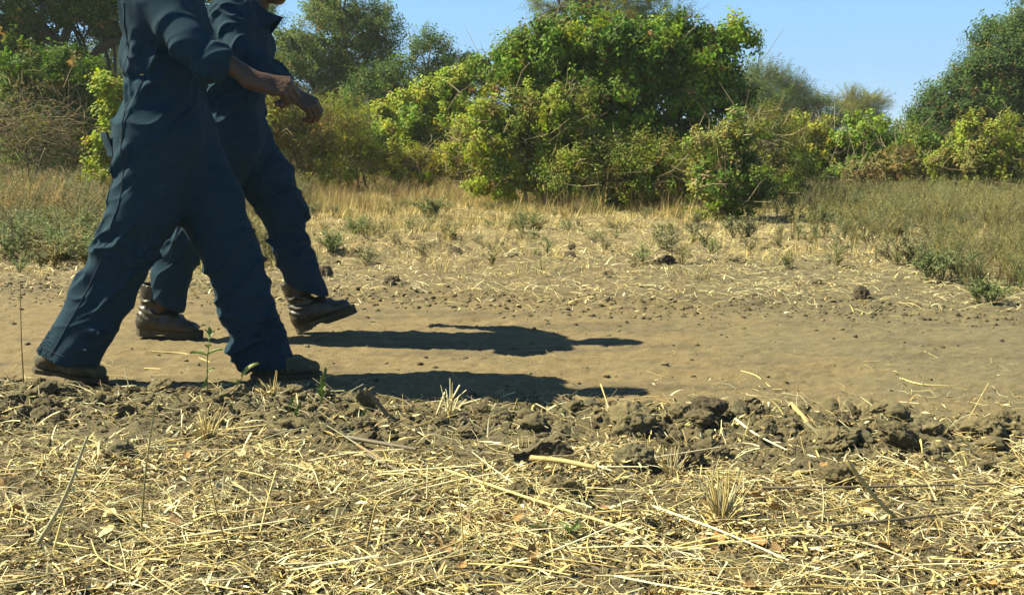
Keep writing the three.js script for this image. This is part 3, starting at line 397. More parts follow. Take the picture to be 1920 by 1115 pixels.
// a field of groups: bones of one group blend with k; a group may be cut by planes [point, normal] and hollowed by bones
function field(groups) {
  return (x, y, z) => {
    let d = 1e3;
    for (const g of groups) {
      let e = 1e3;
      for (const q of g.bones) { const f = boneDistance(q, x, y, z), k = q.k, h = Math.max(k - Math.abs(e - f), 0) / k; e = Math.min(e, f) - h * h * k * 0.25; }
      if (g.cut) for (const [p, n] of g.cut) e = Math.max(e, (x - p[0]) * n[0] + (y - p[1]) * n[1] + (z - p[2]) * n[2]);
      if (g.hollow) for (const q of g.hollow) e = Math.max(e, -boneDistance(q, x, y, z));
      const k = g.k ?? 0.03, h = Math.max(k - Math.abs(d - e), 0) / k; d = Math.min(d, e) - h * h * k * 0.25;
    }
    return d;
  };
}
function meshField(f, lo, hi, cell, move) {
  const n = [0, 1, 2].map((c) => Math.ceil((hi[c] - lo[c]) / cell) + 1), [nx, ny, nz] = n, val = new Float32Array(nx * ny * nz), B = 6, reach = B * cell * 0.87 * 1.7 + 0.01;
  const at = (i, j, k) => (k * ny + j) * nx + i;
  for (let k0 = 0; k0 < nz; k0 += B) for (let j0 = 0; j0 < ny; j0 += B) for (let i0 = 0; i0 < nx; i0 += B) {
    const c = f(lo[0] + (i0 + B / 2) * cell, lo[1] + (j0 + B / 2) * cell, lo[2] + (k0 + B / 2) * cell), skip = Math.abs(c) > reach;
    for (let k = k0; k < Math.min(nz, k0 + B); k++) for (let j = j0; j < Math.min(ny, j0 + B); j++) for (let i = i0; i < Math.min(nx, i0 + B); i++) val[at(i, j, k)] = skip ? c : f(lo[0] + i * cell, lo[1] + j * cell, lo[2] + k * cell);
  }
  const id = new Int32Array(nx * ny * nz).fill(-1), pos = [], idx = [], E = [[0, 1], [2, 3], [4, 5], [6, 7], [0, 2], [1, 3], [4, 6], [5, 7], [0, 4], [1, 5], [2, 6], [3, 7]];
  const v = new Float32Array(8);
  for (let k = 0; k + 1 < nz; k++) for (let j = 0; j + 1 < ny; j++) for (let i = 0; i + 1 < nx; i++) {
    let neg = 0; for (let c = 0; c < 8; c++) { v[c] = val[at(i + (c & 1), j + ((c >> 1) & 1), k + (c >> 2))]; if (v[c] < 0) neg++; }
    if (neg === 0 || neg === 8) continue;
    let x = 0, y = 0, z = 0, m = 0;
    for (const [a, b] of E) if ((v[a] < 0) !== (v[b] < 0)) { const t = v[a] / (v[a] - v[b]); x += (a & 1) + t * ((b & 1) - (a & 1)); y += ((a >> 1) & 1) + t * (((b >> 1) & 1) - ((a >> 1) & 1)); z += (a >> 2) + t * ((b >> 2) - (a >> 2)); m++; }
    id[at(i, j, k)] = pos.length / 3; pos.push(lo[0] + (i + x / m) * cell, lo[1] + (j + y / m) * cell, lo[2] + (k + z / m) * cell);
  }
  const quad = (a, b, c, d, flip) => { if (a < 0 || b < 0 || c < 0 || d < 0) return; flip ? idx.push(a, c, b, a, d, c) : idx.push(a, b, c, a, c, d); };
  for (let k = 1; k + 1 < nz; k++) for (let j = 1; j + 1 < ny; j++) for (let i = 1; i + 1 < nx; i++) {
    const a = val[at(i, j, k)] < 0;
    if (a !== val[at(i + 1, j, k)] < 0) quad(id[at(i, j - 1, k - 1)], id[at(i, j, k - 1)], id[at(i, j, k)], id[at(i, j - 1, k)], !a);
    if (a !== val[at(i, j + 1, k)] < 0) quad(id[at(i - 1, j, k - 1)], id[at(i - 1, j, k)], id[at(i, j, k)], id[at(i, j, k - 1)], !a);
    if (a !== val[at(i, j, k + 1)] < 0) quad(id[at(i - 1, j - 1, k)], id[at(i, j - 1, k)], id[at(i, j, k)], id[at(i - 1, j, k)], !a);
  }
  if (move) {
    const g0 = new THREE.BufferGeometry(); g0.setAttribute('position', new THREE.Float32BufferAttribute(pos, 3)); g0.setIndex(idx); g0.computeVertexNormals();
    const nn = g0.attributes.normal.array;
    for (let q = 0; q < pos.length; q += 3) { const h = move(pos[q], pos[q + 1], pos[q + 2], nn[q], nn[q + 1], nn[q + 2]); pos[q] += nn[q] * h; pos[q + 1] += nn[q + 1] * h; pos[q + 2] += nn[q + 2] * h; }
  }
  const g = new THREE.BufferGeometry(), uv = [];
  for (let q = 0; q < pos.length; q += 3) uv.push((pos[q] * 0.8 + pos[q + 2]) / 0.12, pos[q + 1] / 0.12);
  g.setAttribute('position', new THREE.Float32BufferAttribute(pos, 3)); g.setAttribute('uv', new THREE.Float32BufferAttribute(uv, 2)); g.setIndex(idx); g.computeVertexNormals(); return g;
}
const unit = (v) => { const l = Math.hypot(...v); return v.map((c) => c / l); }, add = (a, b, k = 1) => [a[0] + b[0] * k, a[1] + b[1] * k, a[2] + b[2] * k];
const crossOf = (a, b) => [a[1] * b[2] - a[2] * b[1], a[2] * b[0] - a[0] * b[2], a[0] * b[1] - a[1] * b[0]];

// a hand: w wrist, f towards the knuckles, n out of the back of the hand, t towards the thumb side
function handBones(w, f, n, curls, size = 1, thumbIn = 0.5) {
  f = unit(f); let t = unit(crossOf(n, f)); n = unit(crossOf(f, t)); if (curls.left) t = t.map((c) => -c);
  const o = [], S = size, P = (a, b, c) => add(add(add(w, f, a * S), n, b * S), t, c * S);
  o.push(bone(P(-0.03, 0, 0), P(0.02, 0, 0), 0.027 * S, 0.027 * S, { k: 0.02 }));
  const across = [0.030, 0.010, -0.010, -0.029], reach = [0.088, 0.092, 0.087, 0.079], long = [0.96, 1.06, 1, 0.8];
  for (let q = 0; q < 4; q++) {
    const base = P(0.012, 0, across[q] * 0.55), knuckle = P(reach[q], 0.004 - 0.004 * Math.abs(q - 1), across[q]);
    o.push(bone(base, knuckle, 0.0165 * S, 0.0125 * S, { k: 0.014 }));
    let at = knuckle, a = curls.mcp[q];
    [[0.046, 0.0112, 0.0104], [0.029, 0.0104, 0.0095], [0.023, 0.0095, 0.0078]].forEach(([len, r0, r1], j) => {
      const d = add(add([0, 0, 0], f, Math.cos(a)), n, -Math.sin(a)), to = add(at, unit(add(d, t, (1.3 - q) * -0.015)), len * long[q] * S);
      o.push(bone(at, to, r0 * S, r1 * S, { k: 0.0045 })); at = to; a += curls.bend[q] * (j ? 0.8 : 1);
    });
  }
  let at = P(0.015, -0.008, 0.018), a = 0;
  for (const [len, r0, r1, out, down] of [[0.044, 0.0175, 0.0145, 0.62, 0.45], [0.034, 0.0125, 0.0115, 0.25, 0.45 + thumbIn * 0.4], [0.028, 0.0115, 0.0088, -0.15, 0.5 + thumbIn * 0.5]]) {
    const to = add(at, unit(add(add(f, t, out), n, -down)), len * S); o.push(bone(at, to, r0 * S, r1 * S, { k: a ? 0.006 : 0.016 })); at = to; a++;
  }
  return o;
}
// a head: c its centre, x forward; bones in a frame tipped by `nod`
function headBones(c, nod) {
  const cs = Math.cos(nod), sn = Math.sin(nod), P = (x, y, z) => [c[0] + x * cs + y * sn, c[1] - x * sn + y * cs, c[2] + z], o = [];
  o.push(bone(P(-0.028, 0.022, 0), P(0.018, 0.03, 0), 0.088, 0.084, { s: [1, 1, 1.12], k: 0.03 }));
  o.push(bone(P(0.03, -0.02, 0), P(0.045, -0.075, 0), 0.062, 0.036, { s: [1, 1, 1.05], k: 0.05 }));
  o.push(bone(P(0.058, -0.087, -0.012), P(0.058, -0.087, 0.012), 0.022, 0.022, { k: 0.03 }));
  for (const s of [-1, 1]) {
    o.push(bone(P(-0.01, -0.05, 0.056 * s), P(0.045, -0.085, 0.028 * s), 0.02, 0.018, { k: 0.04 }));
    o.push(bone(P(0.07, 0.022, 0.014 * s), P(0.056, 0.024, 0.048 * s), 0.013, 0.011, { k: 0.02 }));
    o.push(bone(P(0.058, -0.022, 0.042 * s), P(0.04, -0.02, 0.058 * s), 0.018, 0.014, { k: 0.03 }));
    o.push(bone(P(-0.012, 0.012, 0.076 * s), P(-0.008, -0.028, 0.072 * s), 0.013, 0.009, { s: [1, 1, 2.0], k: 0.006 }));
    o.push(bone(P(-0.02, 0.018, 0.079 * s), P(-0.024, -0.01, 0.08 * s), 0.007, 0.006, { k: 0.004 }));
    o.push(bone(P(0.088, -0.034, 0.012 * s), P(0.084, -0.034, 0.015 * s), 0.009, 0.008, { k: 0.012 }));
  }
  o.push(bone(P(0.08, 0.012, 0), P(0.098, -0.028, 0), 0.008, 0.013, { k: 0.016 }));
  o.push(bone(P(0.082, -0.056, -0.016), P(0.082, -0.056, 0.016), 0.0085, 0.0085, { k: 0.008 }));
  o.push(bone(P(0.08, -0.068, -0.013), P(0.08, -0.068, 0.013), 0.009, 0.009, { k: 0.007 }));
  return { bones: o, eye: (s) => P(0.068, 0.004, 0.031 * s), frame: P };
}
const weave = grainTexture(512, 61, (u, v, w, r) => { const g = 210 + 26 * w(u, v, 3) + 12 * w(u, v, 9) + 12 * w(u, v, 30) + 8 * Math.sin((u + v) * 2 * Math.PI * 60) + (r() - 0.5) * 18; return [g, g, g]; });
const cloth = (r, g, b) => new THREE.MeshPhysicalMaterial({ color: lin(r, g, b), map: weave, bumpMap: weave, bumpScale: 0.0008, roughness: 0.95, specularIntensity: 0.25 });
const skin = new THREE.MeshPhysicalMaterial({ color: lin(0.062, 0.037, 0.025), roughness: 0.48, specularIntensity: 0.6 });
const hairMaterial = new THREE.MeshStandardMaterial({ color: lin(0.008, 0.007, 0.006), roughness: 0.9 });
const eyeMaterial = new THREE.MeshPhysicalMaterial({ color: lin(0.55, 0.5, 0.45), roughness: 0.2 }), irisMaterial = new THREE.MeshPhysicalMaterial({ color: lin(0.012, 0.007, 0.004), roughness: 0.1 });
const threadMaterial = new THREE.MeshStandardMaterial({ color: lin(0.45, 0.38, 0.08), roughness: 0.7 });

// cloth lies in soft folds: across the limb near joints and hems, slack along it elsewhere
function folds(strengthAt, seed) {
  return (x, y, z, nx, ny, nz) => {
    const A = strengthAt(x, y, z); if (A <= 0) return 0;
    const w = 0.35 * noise3(x * 3 + seed, y * 3, z * 3);
    const f1 = 1 - Math.abs(noise3((x * 2.6 - y * 1.6) + w * 1.2 + seed, y * 5.6 - x * 4.2 + w * 2, z * 2.4)), f2 = 1 - Math.abs(noise3(x * 5 + seed * 2, y * 9 - x * 6 + w * 3, z * 4 + 3));
    const soft = noise3(x * 3.5, y * 2.5 + seed, z * 3.5), open = smoothstep(noise3(x * 2.2 - seed, y * 2.2, z * 2.2), -0.35, 0.45);
    return A * (0.018 * (f1 * f1 * f1 * f1 - 0.3) * (0.35 + 0.65 * open) + 0.010 * (f2 * f2 * f2 * f2 - 0.25) * open + 0.004 * soft);
  };
}
function seamOn(f, pts, from, move) {        // drops a line of points on the folded cloth along z, from the camera's or the far side
  return pts.map(([x, y]) => { let z = 0.45 * from; for (let k = 0; k < 120; k++) { const d = f(x, y, z); if (d < 0.0005) break; z -= Math.max(0.0008, d * 0.7) * from; if (z * from < -0.45) break; } if (!move) return V(x, y, z + 0.0012 * from);
    const e = 0.004, n = unit([f(x + e, y, z) - f(x - e, y, z), f(x, y + e, z) - f(x, y - e, z), f(x, y, z + e) - f(x, y, z - e)]), h = move(x, y, z, ...n) + 0.0008; return V(x + n[0] * h, y + n[1] * h, z + n[2] * h); });
}
function smooth(pts, n) { const c = new THREE.CatmullRomCurve3(pts); return c.getPoints(n); }
function addFace(root, head) {
  for (const s of [-1, 1]) {
    const [x, y, z] = head.eye(s), e = part('eye', new THREE.SphereGeometry(0.0125, 20, 14), eyeMaterial, root); e.position.set(x, y, z);
    const i = part('iris', new THREE.SphereGeometry(0.0062, 14, 10), irisMaterial, e); i.position.set(0.0085, 0, 0); i.scale.set(0.7, 1, 1);
  }
}
function hairCap(head) {
  const P = head.frame, cap = field([{ bones: [bone(P(-0.03, 0.026, 0), P(0.015, 0.034, 0), 0.0935, 0.088, { s: [1, 1, 1.12] })], cut: [[P(0.045, 0.02, 0), unit([0.85, -0.5, 0])], [P(-0.02, -0.045, 0), [0, -1, 0]]] }]);
  const c = P(0, 0, 0); return meshField(cap, [c[0] - 0.15, c[1] - 0.12, c[2] - 0.12], [c[0] + 0.12, c[1] + 0.15, c[2] + 0.12], 0.005, (x, y, z) => 0.0025 * noise3(x * 90, y * 90, z * 90));
}
function boundsOf(groups, pad) {
  const lo = [9, 9, 9], hi = [-9, -9, -9];
  for (const g of groups) for (const q of g.bones) for (const [p, r] of [[q.a, q.ra], [q.b, q.rb]]) for (let c = 0; c < 3; c++) { lo[c] = Math.min(lo[c], p[c] - r / q.s[c] - pad); hi[c] = Math.max(hi[c], p[c] + r / q.s[c] + pad); }
  return [lo, hi];
}
const meshGroups = (groups, cell, move) => meshField(field(groups), ...boundsOf(groups, 0.03), cell, move);

// footwear: a: heel point on the sole, dir: where the toes point, pitch: toes up
function footFrame(heel, yaw, pitch) {
  const m = new THREE.Matrix4().makeRotationFromEuler(new THREE.Euler(0, yaw, pitch, 'YZX')); m.setPosition(...heel);
  return (g) => { g.applyMatrix4(m); g.computeVertexNormals(); return g; };
}
function bootGeometry(side) {           // heel at the origin, toes along +x, 0.30 m long, shaft to 0.24
  const c = 0.006 * side;
  return meshGroups([{ bones: [
    bone([0.035, 0.052, 0], [0.05, 0.075, 0], 0.040, 0.042, { k: 0.03 }), bone([0.055, 0.06, 0], [0.15, 0.062, c], 0.043, 0.044, { k: 0.04 }), bone([0.15, 0.056, c], [0.245, 0.046, c], 0.045, 0.036, { s: [1, 1.1, 0.9], k: 0.04 }),
    bone([0.07, 0.075, 0], [0.155, 0.086, 0], 0.044, 0.036, { k: 0.04 }), bone([0.06, 0.09, 0], [0.068, 0.235, 0], 0.050, 0.062, { s: [1, 1, 1.1], k: 0.035 })],
    cut: [[[0, 0.03, 0], [0, -1, 0]], [[0.05, 0.238, 0], unit([0.12, 1, 0])]], hollow: [bone([0.062, 0.16, 0], [0.072, 0.3, 0], 0.048, 0.056, { s: [1, 1, 1.1] })] }], 0.0045,
  (x, y, z) => { const crease = smoothstep(y, 0.07, 0.11) * (1 - smoothstep(y, 0.16, 0.2)); return 0.0045 * crease * Math.sin(y * 150 + x * 40 + 2.5 * noise3(x * 14, y * 14, z * 14)) + 0.0012 * noise3(x * 40, y * 40, z * 40); });
}
function soleGeometry(long, heelStep, thick, widthAt) {
  const s = new THREE.Shape(), N = 40; for (let k = 0; k <= N; k++) { const t = k / N, x = long * (0.5 - 0.5 * Math.cos(Math.PI * t)), w = widthAt(x / long); k ? s.lineTo(x, w) : s.moveTo(x, w); }
  for (let k = N; k >= 0; k--) { const t = k / N, x = long * (0.5 - 0.5 * Math.cos(Math.PI * t)); s.lineTo(x, -widthAt(x / long) * 0.96); }
  const g = new THREE.ExtrudeGeometry(s, { depth: thick, bevelEnabled: true, bevelSize: 0.003, bevelThickness: 0.003, bevelSegments: 2, steps: 1 }); g.rotateX(-Math.PI / 2);
  const p = g.attributes.position; for (let k = 0; k < p.count; k++) { const x = p.getX(k) / long, y = p.getY(k); if (y < thick * 0.5) { const arch = smoothstep(x, 0.27, 0.34) * (1 - smoothstep(x, 0.42, 0.55)); p.setY(k, y + heelStep * arch); } else p.setY(k, y + 0.006 * smoothstep(x, 0.75, 1)); }
  g.computeVertexNormals(); return g;
}
const soleWidth = (x) => 0.046 * Math.pow(clamp(x / 0.07, 0, 1), 0.5) * Math.pow(clamp((1 - x) / 0.16, 0, 1), 0.5) * (0.86 + 0.2 * smoothstep(x, 0.35, 0.7));
function shoeGeometry(side) {           // low slip-on shoe with an open collar
  const c = 0.006 * side;
  return meshGroups([{ bones: [bone([0.035, 0.046, 0], [0.06, 0.05, 0], 0.036, 0.038, { k: 0.03 }), bone([0.06, 0.045, 0], [0.16, 0.046, c], 0.036, 0.041, { k: 0.04 }), bone([0.15, 0.046, c], [0.235, 0.036, c], 0.041, 0.031, { s: [1, 1.15, 0.88], k: 0.04 })],
    cut: [[[0, 0.017, 0], [0, -1, 0]], [[0.1, 0.074, 0], unit([-0.12, 1, 0])]], hollow: [bone([0.045, 0.075, 0], [0.115, 0.082, 0], 0.032, 0.030)] }], 0.0045, (x, y, z) => 0.0014 * noise3(x * 30, y * 30, z * 30) + 0.002 * smoothstep(x, 0.13, 0.17) * (1 - smoothstep(x, 0.18, 0.21)) * Math.sin(x * 420));
}
const dustyLeather = grainTexture(512, 71, (u, v, w, r) => { const d = smoothstep(w(u, v, 5) + 0.5 * w(u, v, 18) + 0.3 * w(u, v, 60), -0.1, 0.9), n = (r() - 0.5) * 16; return [92 + 40 * d + n, 83 + 37 * d + n, 66 + 30 * d + n]; });
dustyLeather.colorSpace = THREE.SRGBColorSpace;
const bootLeather = new THREE.MeshPhysicalMaterial({ map: dustyLeather, color: lin(0.22, 0.215, 0.18), roughness: 0.5, clearcoat: 0.1, clearcoatRoughness: 0.35 });
const bootSole = new THREE.MeshStandardMaterial({ map: dustyLeather, color: lin(0.42, 0.40, 0.33), roughness: 0.9 });
const shoeMaterial = new THREE.MeshStandardMaterial({ map: dustyLeather, color: lin(0.5, 0.54, 0.46), roughness: 0.85 });

function makePerson(o) {
  const root = thing('person', o.label, 'person', null, [o.x, o.y, o.z]);
  // the body under the clothes, with finer grids for head and hands, as one mesh
  const head = headBones(o.head, o.nod ?? 0.05);
  const bodyGroups = [{ bones: o.body }], pieces = [meshGroups(bodyGroups, 0.012)];
  pieces.push(meshGroups([{ bones: [...head.bones, bone([o.neck[0], o.neck[1], 0], [o.head[0] - 0.02, o.head[1] - 0.04, 0], 0.06, 0.054, { k: 0.03 })] }], 0.0038));
  for (const h of o.hands) pieces.push(meshGroups([{ bones: [bone(h.elbow, h.wrist, 0.043, 0.0265, { s: [1, 1, 1], k: 0.02 }), ...handBones(h.wrist, h.f, h.n, h.curls, h.size ?? 1, h.thumb ?? 0.5)] }], 0.0032, (x, y, z) => 0.0007 * noise3(x * 70, y * 70, z * 70)));
  part('body', mergeGeometries(pieces), skin, root);
  part('hair', hairCap(head), hairMaterial, root); addFace(root, head);
  const suit = field(o.suit), suitMesh = part('coverall', meshField(suit, ...boundsOf(o.suit, 0.03), 0.0062, o.folds), o.cloth, root);
  for (const s of o.seams ?? []) { const sh = new Shape(); sh.tube(seamOn(suit, new THREE.CatmullRomCurve3(s.points.map(([x, y]) => V(x, y, 0))).getPoints(70).map((v) => [v.x, v.y]), s.side, o.folds), [0.0019], 5, [1, 1, 1]); part('seam', sh.geometry(), o.seamCloth, suitMesh); }
  return { root, suit, suitMesh };
}
const navy = cloth(0.0130, 0.036, 0.059), navySeam = new THREE.MeshStandardMaterial({ color: lin(0.006, 0.018, 0.036), roughness: 0.95 });
const loose = { left: false, mcp: [0.75, 0.85, 0.95, 1.0], bend: [0.75, 0.8, 0.85, 0.85] };
{
  // the nearer walker: right leg behind, left leg in front, right arm swung forward, sleeves rolled up
  const A = [0.03, 1.42, 0.175], El = [0.185, 1.235, 0.272], Cu = [0.272, 1.16, 0.275], W = [0.415, 1.10, 0.262];
  const lA = [0.02, 1.42, -0.19], lE = [-0.145, 1.26, -0.24], lC = [-0.165, 1.215, -0.24], lW = [-0.155, 1.0, -0.23];
  const right = { bones: [bone([0.012, 0.9, 0.085], [-0.055, 0.66, 0.085], 0.140, 0.118), bone([-0.058, 0.66, 0.085], [-0.138, 0.49, 0.075], 0.114, 0.100), bone([-0.138, 0.49, 0.075], [-0.40, 0.05, 0.06], 0.100, 0.114, { s: [1, 1, 1.12] })],
    cut: [[[-0.37, 0.098, 0.05], unit([-0.30, -0.954, 0])]], hollow: [bone([-0.29, 0.24, 0.062], [-0.44, 0.0, 0.058], 0.093, 0.112, { s: [1, 1, 1.12] })], k: 0.05 };
  const left = { bones: [bone([0.03, 0.9, -0.085], [0.135, 0.67, -0.085], 0.138, 0.124), bone([0.135, 0.67, -0.085], [0.203, 0.50, -0.075], 0.120, 0.105), bone([0.203, 0.50, -0.075], [0.343, 0.03, -0.06], 0.103, 0.108, { s: [1, 1, 1.12] })],
    cut: [[[0.34, 0.045, 0], unit([0.0, -1, 0])]], hollow: [bone([0.30, 0.2, -0.06], [0.35, -0.02, -0.06], 0.092, 0.103, { s: [1, 1, 1.12] })], k: 0.05 };
  const torso = { bones: [
    bone([0.0, 0.93, -0.08], [0.0, 0.93, 0.08], 0.140, 0.140, { k: 0.05 }), bone([-0.032, 0.9, -0.07], [-0.032, 0.9, 0.07], 0.124, 0.124, { k: 0.04 }), bone([0.03, 0.97, -0.07], [0.03, 0.97, 0.07], 0.126, 0.126, { k: 0.05 }),
    bone([0.018, 1.13, -0.08], [0.018, 1.13, 0.08], 0.126, 0.126, { k: 0.06 }), bone([0.036, 1.3, -0.1], [0.036, 1.3, 0.1], 0.128, 0.128, { k: 0.07 }), bone([0.015, 1.41, -0.13], [0.015, 1.41, 0.13], 0.088, 0.088, { k: 0.09 }),
    bone([0.03, 1.43, 0], [0.045, 1.505, 0], 0.085, 0.068, { k: 0.05 })], cut: [[[0.045, 1.515, 0], unit([0.35, 1, 0])]], k: 0.06 };
  const rightArm = { bones: [bone(A, El, 0.085, 0.064, { k: 0.05 }), bone(El, Cu, 0.064, 0.058, { k: 0.03 })], k: 0.05 };
  const cuff = { bones: [bone(add(Cu, unit(add(Cu, El, -1)), -0.03), add(Cu, unit(add(Cu, El, -1)), 0.012), 0.070, 0.074, { k: 0.01 })], cut: [[add(Cu, unit(add(Cu, El, -1)), 0.022), unit(add(Cu, El, -1))], [add(Cu, unit(add(Cu, El, -1)), -0.04), unit(add(El, Cu, -1))]], hollow: [bone(Cu, add(Cu, unit(add(Cu, El, -1)), 0.1), 0.050, 0.056)], k: 0.012 };
  const leftArm = { bones: [bone(lA, lE, 0.085, 0.065, { k: 0.05 }), bone(lE, lC, 0.065, 0.065, { k: 0.03 })], k: 0.05 };
  // folds that show in the light behind the seat and thigh, laid as low welts
  const welts = [[[-0.17, 0.80, 0.16], [-0.06, 0.88, 0.225]], [[-0.175, 0.70, 0.15], [-0.05, 0.785, 0.205]], [[-0.19, 0.625, 0.13], [-0.06, 0.70, 0.2]], [[-0.20, 0.585, 0.12], [-0.10, 0.625, 0.185]], [[-0.22, 0.50, 0.11], [-0.10, 0.535, 0.175]], [[-0.24, 0.44, 0.1], [-0.13, 0.475, 0.165]], [[-0.13, 0.98, 0.1], [-0.04, 1.07, 0.17]], [[-0.10, 0.93, 0.17], [0.0, 1.09, 0.2]], [[-0.02, 1.13, 0.2], [0.05, 1.19, 0.21]], [[-0.07, 1.14, 0.19], [-0.03, 1.22, 0.2]], [[-0.33, 0.23, 0.13], [-0.21, 0.21, 0.17]], [[-0.38, 0.16, 0.13], [-0.26, 0.15, 0.17]]];
  const welt = { bones: welts.map(([a, b]) => bone([a[0] + 0.025, a[1], a[2] - 0.012], b, 0.011, 0.007, { k: 0.01 })), k: 0.035 };
  const p = makePerson({
    label: 'person in dark blue coverall with rolled sleeves, nearer of the two walkers', x: -1.28, y: height(-1.28, -4.07), z: -4.075,
    head: [0.075, 1.635, 0], neck: [0.035, 1.46], nod: 0.12, cloth: navy, seamCloth: navySeam,
    body: [bone([0, 0.95, -0.08], [0, 0.95, 0.08], 0.11, 0.11), bone([0.01, 1.05, 0], [0.02, 1.3, 0], 0.11, 0.12, { s: [1, 1, 0.8] }), bone([0.015, 1.40, -0.13], [0.015, 1.40, 0.13], 0.06), bone([0.03, 1.4, 0], [0.05, 1.55, 0], 0.062, 0.052),
      bone([0, 0.9, 0.085], [-0.14, 0.49, 0.075], 0.085, 0.055), bone([-0.14, 0.49, 0.075], [-0.43, 0.1, 0.06], 0.055, 0.034), bone([-0.43, 0.1, 0.06], [-0.33, 0.055, 0.06], 0.034, 0.03), bone([0.03, 0.9, -0.085], [0.205, 0.5, -0.075], 0.085, 0.055), bone([0.205, 0.5, -0.075], [0.32, 0.09, -0.06], 0.055, 0.036), bone([0.32, 0.075, -0.06], [0.42, 0.06, -0.06], 0.036, 0.03),
      bone(A, El, 0.052, 0.045), bone(lA, lE, 0.052, 0.045)],
    hands: [{ elbow: El, wrist: W, f: [0.98, -0.16, -0.1], n: [0.1, 0.72, 0.68], curls: { left: false, mcp: [1.0, 1.05, 1.1, 1.15], bend: [1.15, 1.2, 1.2, 1.2] }, thumb: 0.9, size: 1.1 }, { elbow: lE, wrist: lW, f: [0.2, -1, 0], n: [-0.2, 0, -1], curls: { ...loose, left: true } }],
    suit: [torso, right, left, rightArm, cuff, leftArm, welt],
    folds: (() => {
      const f = folds((x, y, z) => { const leg = y < 0.88 ? 1 : 0; return leg ? 0.75 + 0.6 * Math.exp(-(((y - 0.5) / 0.12) ** 2)) + 0.9 * (1 - smoothstep(y, 0.08, 0.26)) - 0.15 * smoothstep(y, 0.6, 0.8) : 0.85 + 0.5 * Math.exp(-(((y - 1.14) / 0.07) ** 2)); }, 5);
      return (x, y, z, nx, ny, nz) => { // the elastic at the waist draws the cloth in and gathers it
        const a = Math.atan2(z, x - 0.01), band = Math.exp(-(((y - 1.122) / 0.016) ** 2)), about = Math.exp(-(((y - 1.115) / 0.06) ** 2)), trunk = Math.abs(z) < 0.235 && x > -0.2 && x < 0.2 ? 1 : 0, back = smoothstep(-x, -0.09, 0.02);
        return f(x, y, z, nx, ny, nz) + trunk * back * (-0.012 * band + about * 0.0045 * Math.sin(a * 34 + 3 * noise3(x * 9, y * 6, z * 9)));
      };
    })(),
    seams: [{ side: 1, points: [[-0.06, 1.04], [-0.075, 0.95], [-0.085, 0.86], [-0.09, 0.77], [-0.105, 0.69], [-0.13, 0.62], [-0.165, 0.54], [-0.2, 0.47], [-0.26, 0.36], [-0.325, 0.25], [-0.40, 0.13]] }, { side: 1, points: [[-0.135, 0.9], [-0.14, 0.82], [-0.15, 0.74], [-0.165, 0.67]] }, { side: 1, points: [[0.0, 1.125], [-0.015, 1.08], [-0.04, 1.02], [-0.065, 0.96], [-0.078, 0.91]] }, { side: 1, points: [[-0.05, 1.15], [-0.055, 1.22], [-0.06, 1.3], [-0.05, 1.37]] }, { side: 1, points: [[-0.44, 0.16], [-0.37, 0.135], [-0.3, 0.115], [-0.27, 0.11]] }],
  });
  // hip pocket standing open behind the seat, bar tacks, zip pull
  const flap = new THREE.BoxGeometry(0.007, 0.085, 0.13, 2, 8, 8), fp = flap.attributes.position;
  for (let k = 0; k < fp.count; k++) { const y = fp.getY(k), z = fp.getZ(k); fp.setX(k, fp.getX(k) - 0.02 * smoothstep(y, -0.04, 0.045) + 1.9 * z * z); }
  flap.computeVertexNormals(); const pocket = part('hip_pocket', flap, navy, p.root); pocket.position.set(-0.168, 0.89, 0.10); pocket.rotation.set(0, 0.5, 0.02);
  for (const [x, y] of [[0.0, 1.128], [-0.085, 0.905]]) { const [q] = seamOn(p.suit, [[x, y]], 1), t = part('bar_tack', new THREE.BoxGeometry(0.012, 0.003, 0.003), threadMaterial, p.root); t.position.copy(q); }
  const foot = (name, heel, yaw, pitch, side) => { const place = footFrame(heel, yaw, pitch), s = part(name, place(shoeGeometry(side)), shoeMaterial, p.root, 'dusty grey green slip-on shoe'); part('sole', place(soleGeometry(0.272, 0.004, 0.012, soleWidth)), bootSole, s); };
  foot('shoe', [-0.508, 0.055, 0.055], 0.06, -0.19, 1); foot('shoe', [0.278, 0.002, -0.055], -0.04, 0.02, -1);
}
